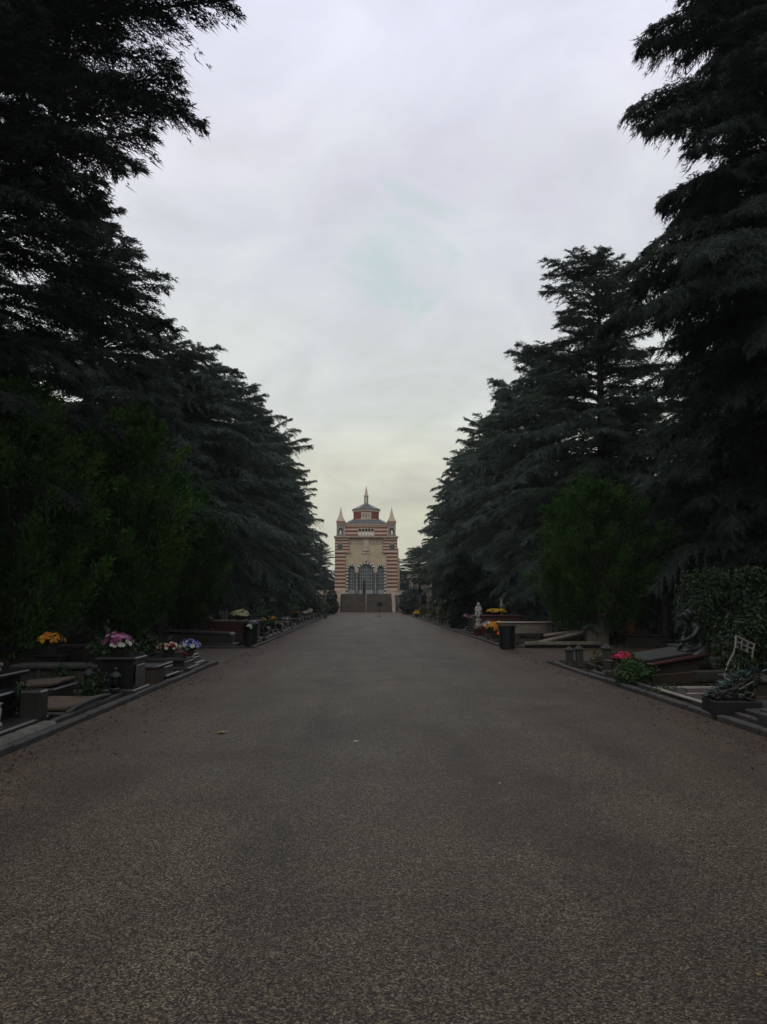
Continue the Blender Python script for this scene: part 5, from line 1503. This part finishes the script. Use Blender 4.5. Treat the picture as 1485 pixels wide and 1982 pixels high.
# across the cross path, right: pale bench-like tomb, red tomb with white statues, flowers
bx, by = at(1012, 1245)
t = thing('pale_tomb', 'pale horizontal stone slab tomb on short legs behind the right bin', 'tomb', (bx + .05, 29.6, 0))
mb = MB(); mb.box((0, 0, .57), (2.0, .6, .40), bev=.02); mb.build('beam', M['stone_pale'], t)
mb = MB(); mb.box((0, 0, .79), (2.1, .7, .05), bev=.015); mb.build('top', M['marble'], t)
for s in (-1, 1): mb = MB(); mb.box((s * .8, 0, .185), (.3, .45, .37), bev=.02); mb.build('support', M['stone_brown'], t)
t = thing('plot_edging', 'grave plot edged by pale sloping stone beams right of the bin', 'grave', (6.75, 27.2, 0))
mb = MB(); mb.box((0, 0, .05), (2.6, 1.2, .1), bev=.02); mb.build('base', M['gran_dark'], t)
mb = MB(); mb.box((0, -.6, .16), (2.6, .12, .12), bev=.02); mb.build('front_edge', M['stone_pale'], t)
mb = MB(); mb.box((.1, .2, .30), (2.2, .16, .16), bev=.06, ry=-.22); mb.build('beam', M['stone_pale'], t)
mb = MB(); mb.box((.4, .5, .46), (1.6, .16, .14), bev=.05, ry=-.12); mb.build('beam', M['stone_pale'], t)
t = thing('red_tomb', 'tall dark red granite tomb beneath the white seated statue', 'tomb', (5.85, 35.0, 0))
mb = MB(); mb.box((.1, 0, .1), (2.3, 1.3, .2), bev=.02); mb.build('base', M['stone_brown'], t)
mb = MB(); mb.box((.1, 0, .55), (2.05, 1.0, .72), bev=.02); mb.build('body', M['gran_red'], t)
mb = MB(); mb.box((.1, 0, .94), (2.15, 1.1, .07), bev=.02); mb.build('top', M['gran_red'], t)
mb = MB(); mb.box((-.85, -.52, .5), (.22, .1, .66), bev=.02); mb.build('pilaster', M['stone_brown'], t)
# white seated mourner, robed and veiled, on the tomb
t = thing('white_statue', 'white veiled figure sitting on the tall red granite tomb', 'statue', (5.08, 34.7, .975), -.3, None, .78)
J = [(0, 0, .12, (.15, .13)), (0, 0, .28, (.12, .10)), (0, -.01, .42, (.14, .09)), (0, -.02, .50, .05), (0, -.03, .56, .075), (0, -.035, .62, .08), (0, -.03, .68, .05),
     (-.14, -.02, .43, .05), (-.18, -.08, .28, .042), (-.09, -.19, .22, .034), (.14, -.02, .43, .05), (.18, -.08, .28, .042), (.09, -.19, .22, .034),
     (-.08, -.12, .10, .085), (-.09, -.30, .09, .07), (-.09, -.34, -.12, .05), (.08, -.12, .10, .085), (.09, -.30, .09, .07), (.09, -.34, -.12, .05)]
E = [(0, 1), (1, 2), (2, 3), (3, 4), (4, 5), (5, 6), (2, 7), (7, 8), (8, 9), (2, 10), (10, 11), (11, 12), (0, 13), (13, 14), (14, 15), (0, 16), (16, 17), (17, 18)]
hand(J, E, 9, (-.05, -.23, .21), (.8, -.3, -.2), (0, -.5, .8), .8); hand(J, E, 12, (.05, -.23, .20), (-.8, -.3, -.2), (0, -.5, .8), .8)
figure('figure', '', (0, 0, 0), 0, J, E, M['marble'], 0, parent=t)
mb = MB(); mb.loft([(0, .0, 0, .24, .2), (0, -.02, .14, .21, .2), (0, 0, .3, .14, .12)], 16); mb.build('robe', M['marble'], t, True)
mb = MB(); mb.loft([(0, .03, .34, .15, .10), (0, .02, .48, .125, .09), (0, .0, .6, .098, .10), (0, -.01, .70, .06, .07), (0, -.01, .72, .02, .02)], 14); mb.build('veil', M['marble'], t, True)
t = thing('white_statue', 'smaller white kneeling child statue at the kerb before the red granite tomb', 'statue', (4.98, 34.1, 0), radians(20))
mb = MB(); mb.box((0, 0, .22), (.36, .36, .44), bev=.03); mb.build('pedestal', M['gran_red'], t)
J = [(0, .05, .55, (.10, .09)), (0, .04, .68, (.08, .07)), (0, .02, .79, (.09, .06)), (0, .0, .85, .035), (0, -.01, .90, .06), (0, -.015, .95, .062), (0, -.01, 1.0, .035),
     (-.09, 0, .80, .032), (-.12, -.06, .70, .028), (-.04, -.13, .74, .022), (.09, 0, .80, .032), (.12, -.06, .70, .028), (.04, -.13, .74, .022),
     (-.06, -.10, .52, .055), (-.06, .08, .47, .04), (.06, -.10, .52, .055), (.06, .08, .47, .04)]
E = [(0, 1), (1, 2), (2, 3), (3, 4), (4, 5), (5, 6), (2, 7), (7, 8), (8, 9), (2, 10), (10, 11), (11, 12), (0, 13), (13, 14), (0, 15), (15, 16)]
hand(J, E, 9, (-.02, -.15, .77), (.1, -.3, .9), (1, 0, 0), .55); hand(J, E, 12, (.02, -.15, .77), (-.1, -.3, .9), (-1, 0, 0), .55)
figure('figure', '', (0, 0, 0), 0, J, E, M['marble'], 0, parent=t)
mb = MB(); mb.loft([(0, .02, .44, .15, .16), (0, .02, .55, .12, .12), (0, .03, .68, .085, .08)], 14); mb.build('tunic', M['marble'], t, True)
flower_pot('flat dome of yellow mums on top of the tall red granite tomb', (5.95, 35.0, .975), ['yellow'], .40, .16, .1, 30, GF, 120, .045)
flower_pot('bunch of big yellow and orange blooms before the tall red granite tomb', (5.05, 30.0, .12), ['yellow', 'orange', 'yellow'], .34, .34, .32, 31, GF, 46, .085)
flower_pot('pink blooms left of the big yellow and orange bunch', (4.95, 31.1, .3), ['pink', 'white'], .26, .24, .26, 32, GF, 40, .06)
flower_pot('orange red blooms in a low pot in front of the yellow bunch', (5.05, 28.9, .06), ['orange', 'red'], .24, .2, .18, 33, GF, 30, .06)
t = thing('flower_stand', 'low brown stone step under the flower pots at the right kerb', 'step', (5.15, 30.1, 0))
mb = MB(); mb.box((0, -.45, .03), (.7, 2.0, .06), bev=.015); mb.build('lower_step', M['stone_brown'], t)
mb = MB(); mb.box((0, -.1, .09), (.6, .7, .06), bev=.015); mb.box((-.05, 1.0, .15), (.5, .5, .30), bev=.02); mb.build('upper_step', M['stone_brown'], t)
x, y = at(808, 1196)
flower_pot('yellow flowers at the far right kerb below the palm', (4.95, y, 0), ['yellow'], .38, .34, .3, 34, GF, 70, .08)
# dim tombs under the right juniper
t = thing('square_pillar', 'square ochre stone pillar in the shade under the right juniper', 'pillar', (8.15, 25.9 + 1.4, 0))
mb = MB(); mb.box((0, 0, .55), (.75, .4, 1.1), bev=.02); mb.build('shaft', M['stone_pale'], t)
mb = MB(); mb.box((0, 0, 1.12), (.85, .5, .08), bev=.015); mb.build('cap', M['stone_pale'], t)
t = thing('red_vase', 'red glazed vases standing in the shade right of the square pillar', 'vase', (9.35, 27.3, .4))
mb = MB(); mb.lathe([(.14, 0), (.2, .2), (.2, .42), (.12, .52), (.15, .58)], (0, 0, 0), 14); mb.build('vase', M['terracotta'], t, True)
grave('grey grave with a gabled headstone under the right juniper', (8.9, 27.0, 0), 0, 'stele', 'gran_grey2', L=1.6, H=.26)
grave('mossy grave with an arched headstone at the right cross path', (7.6, 19.2, 0), 0, 'arched', 'stone_moss', L=1.8)
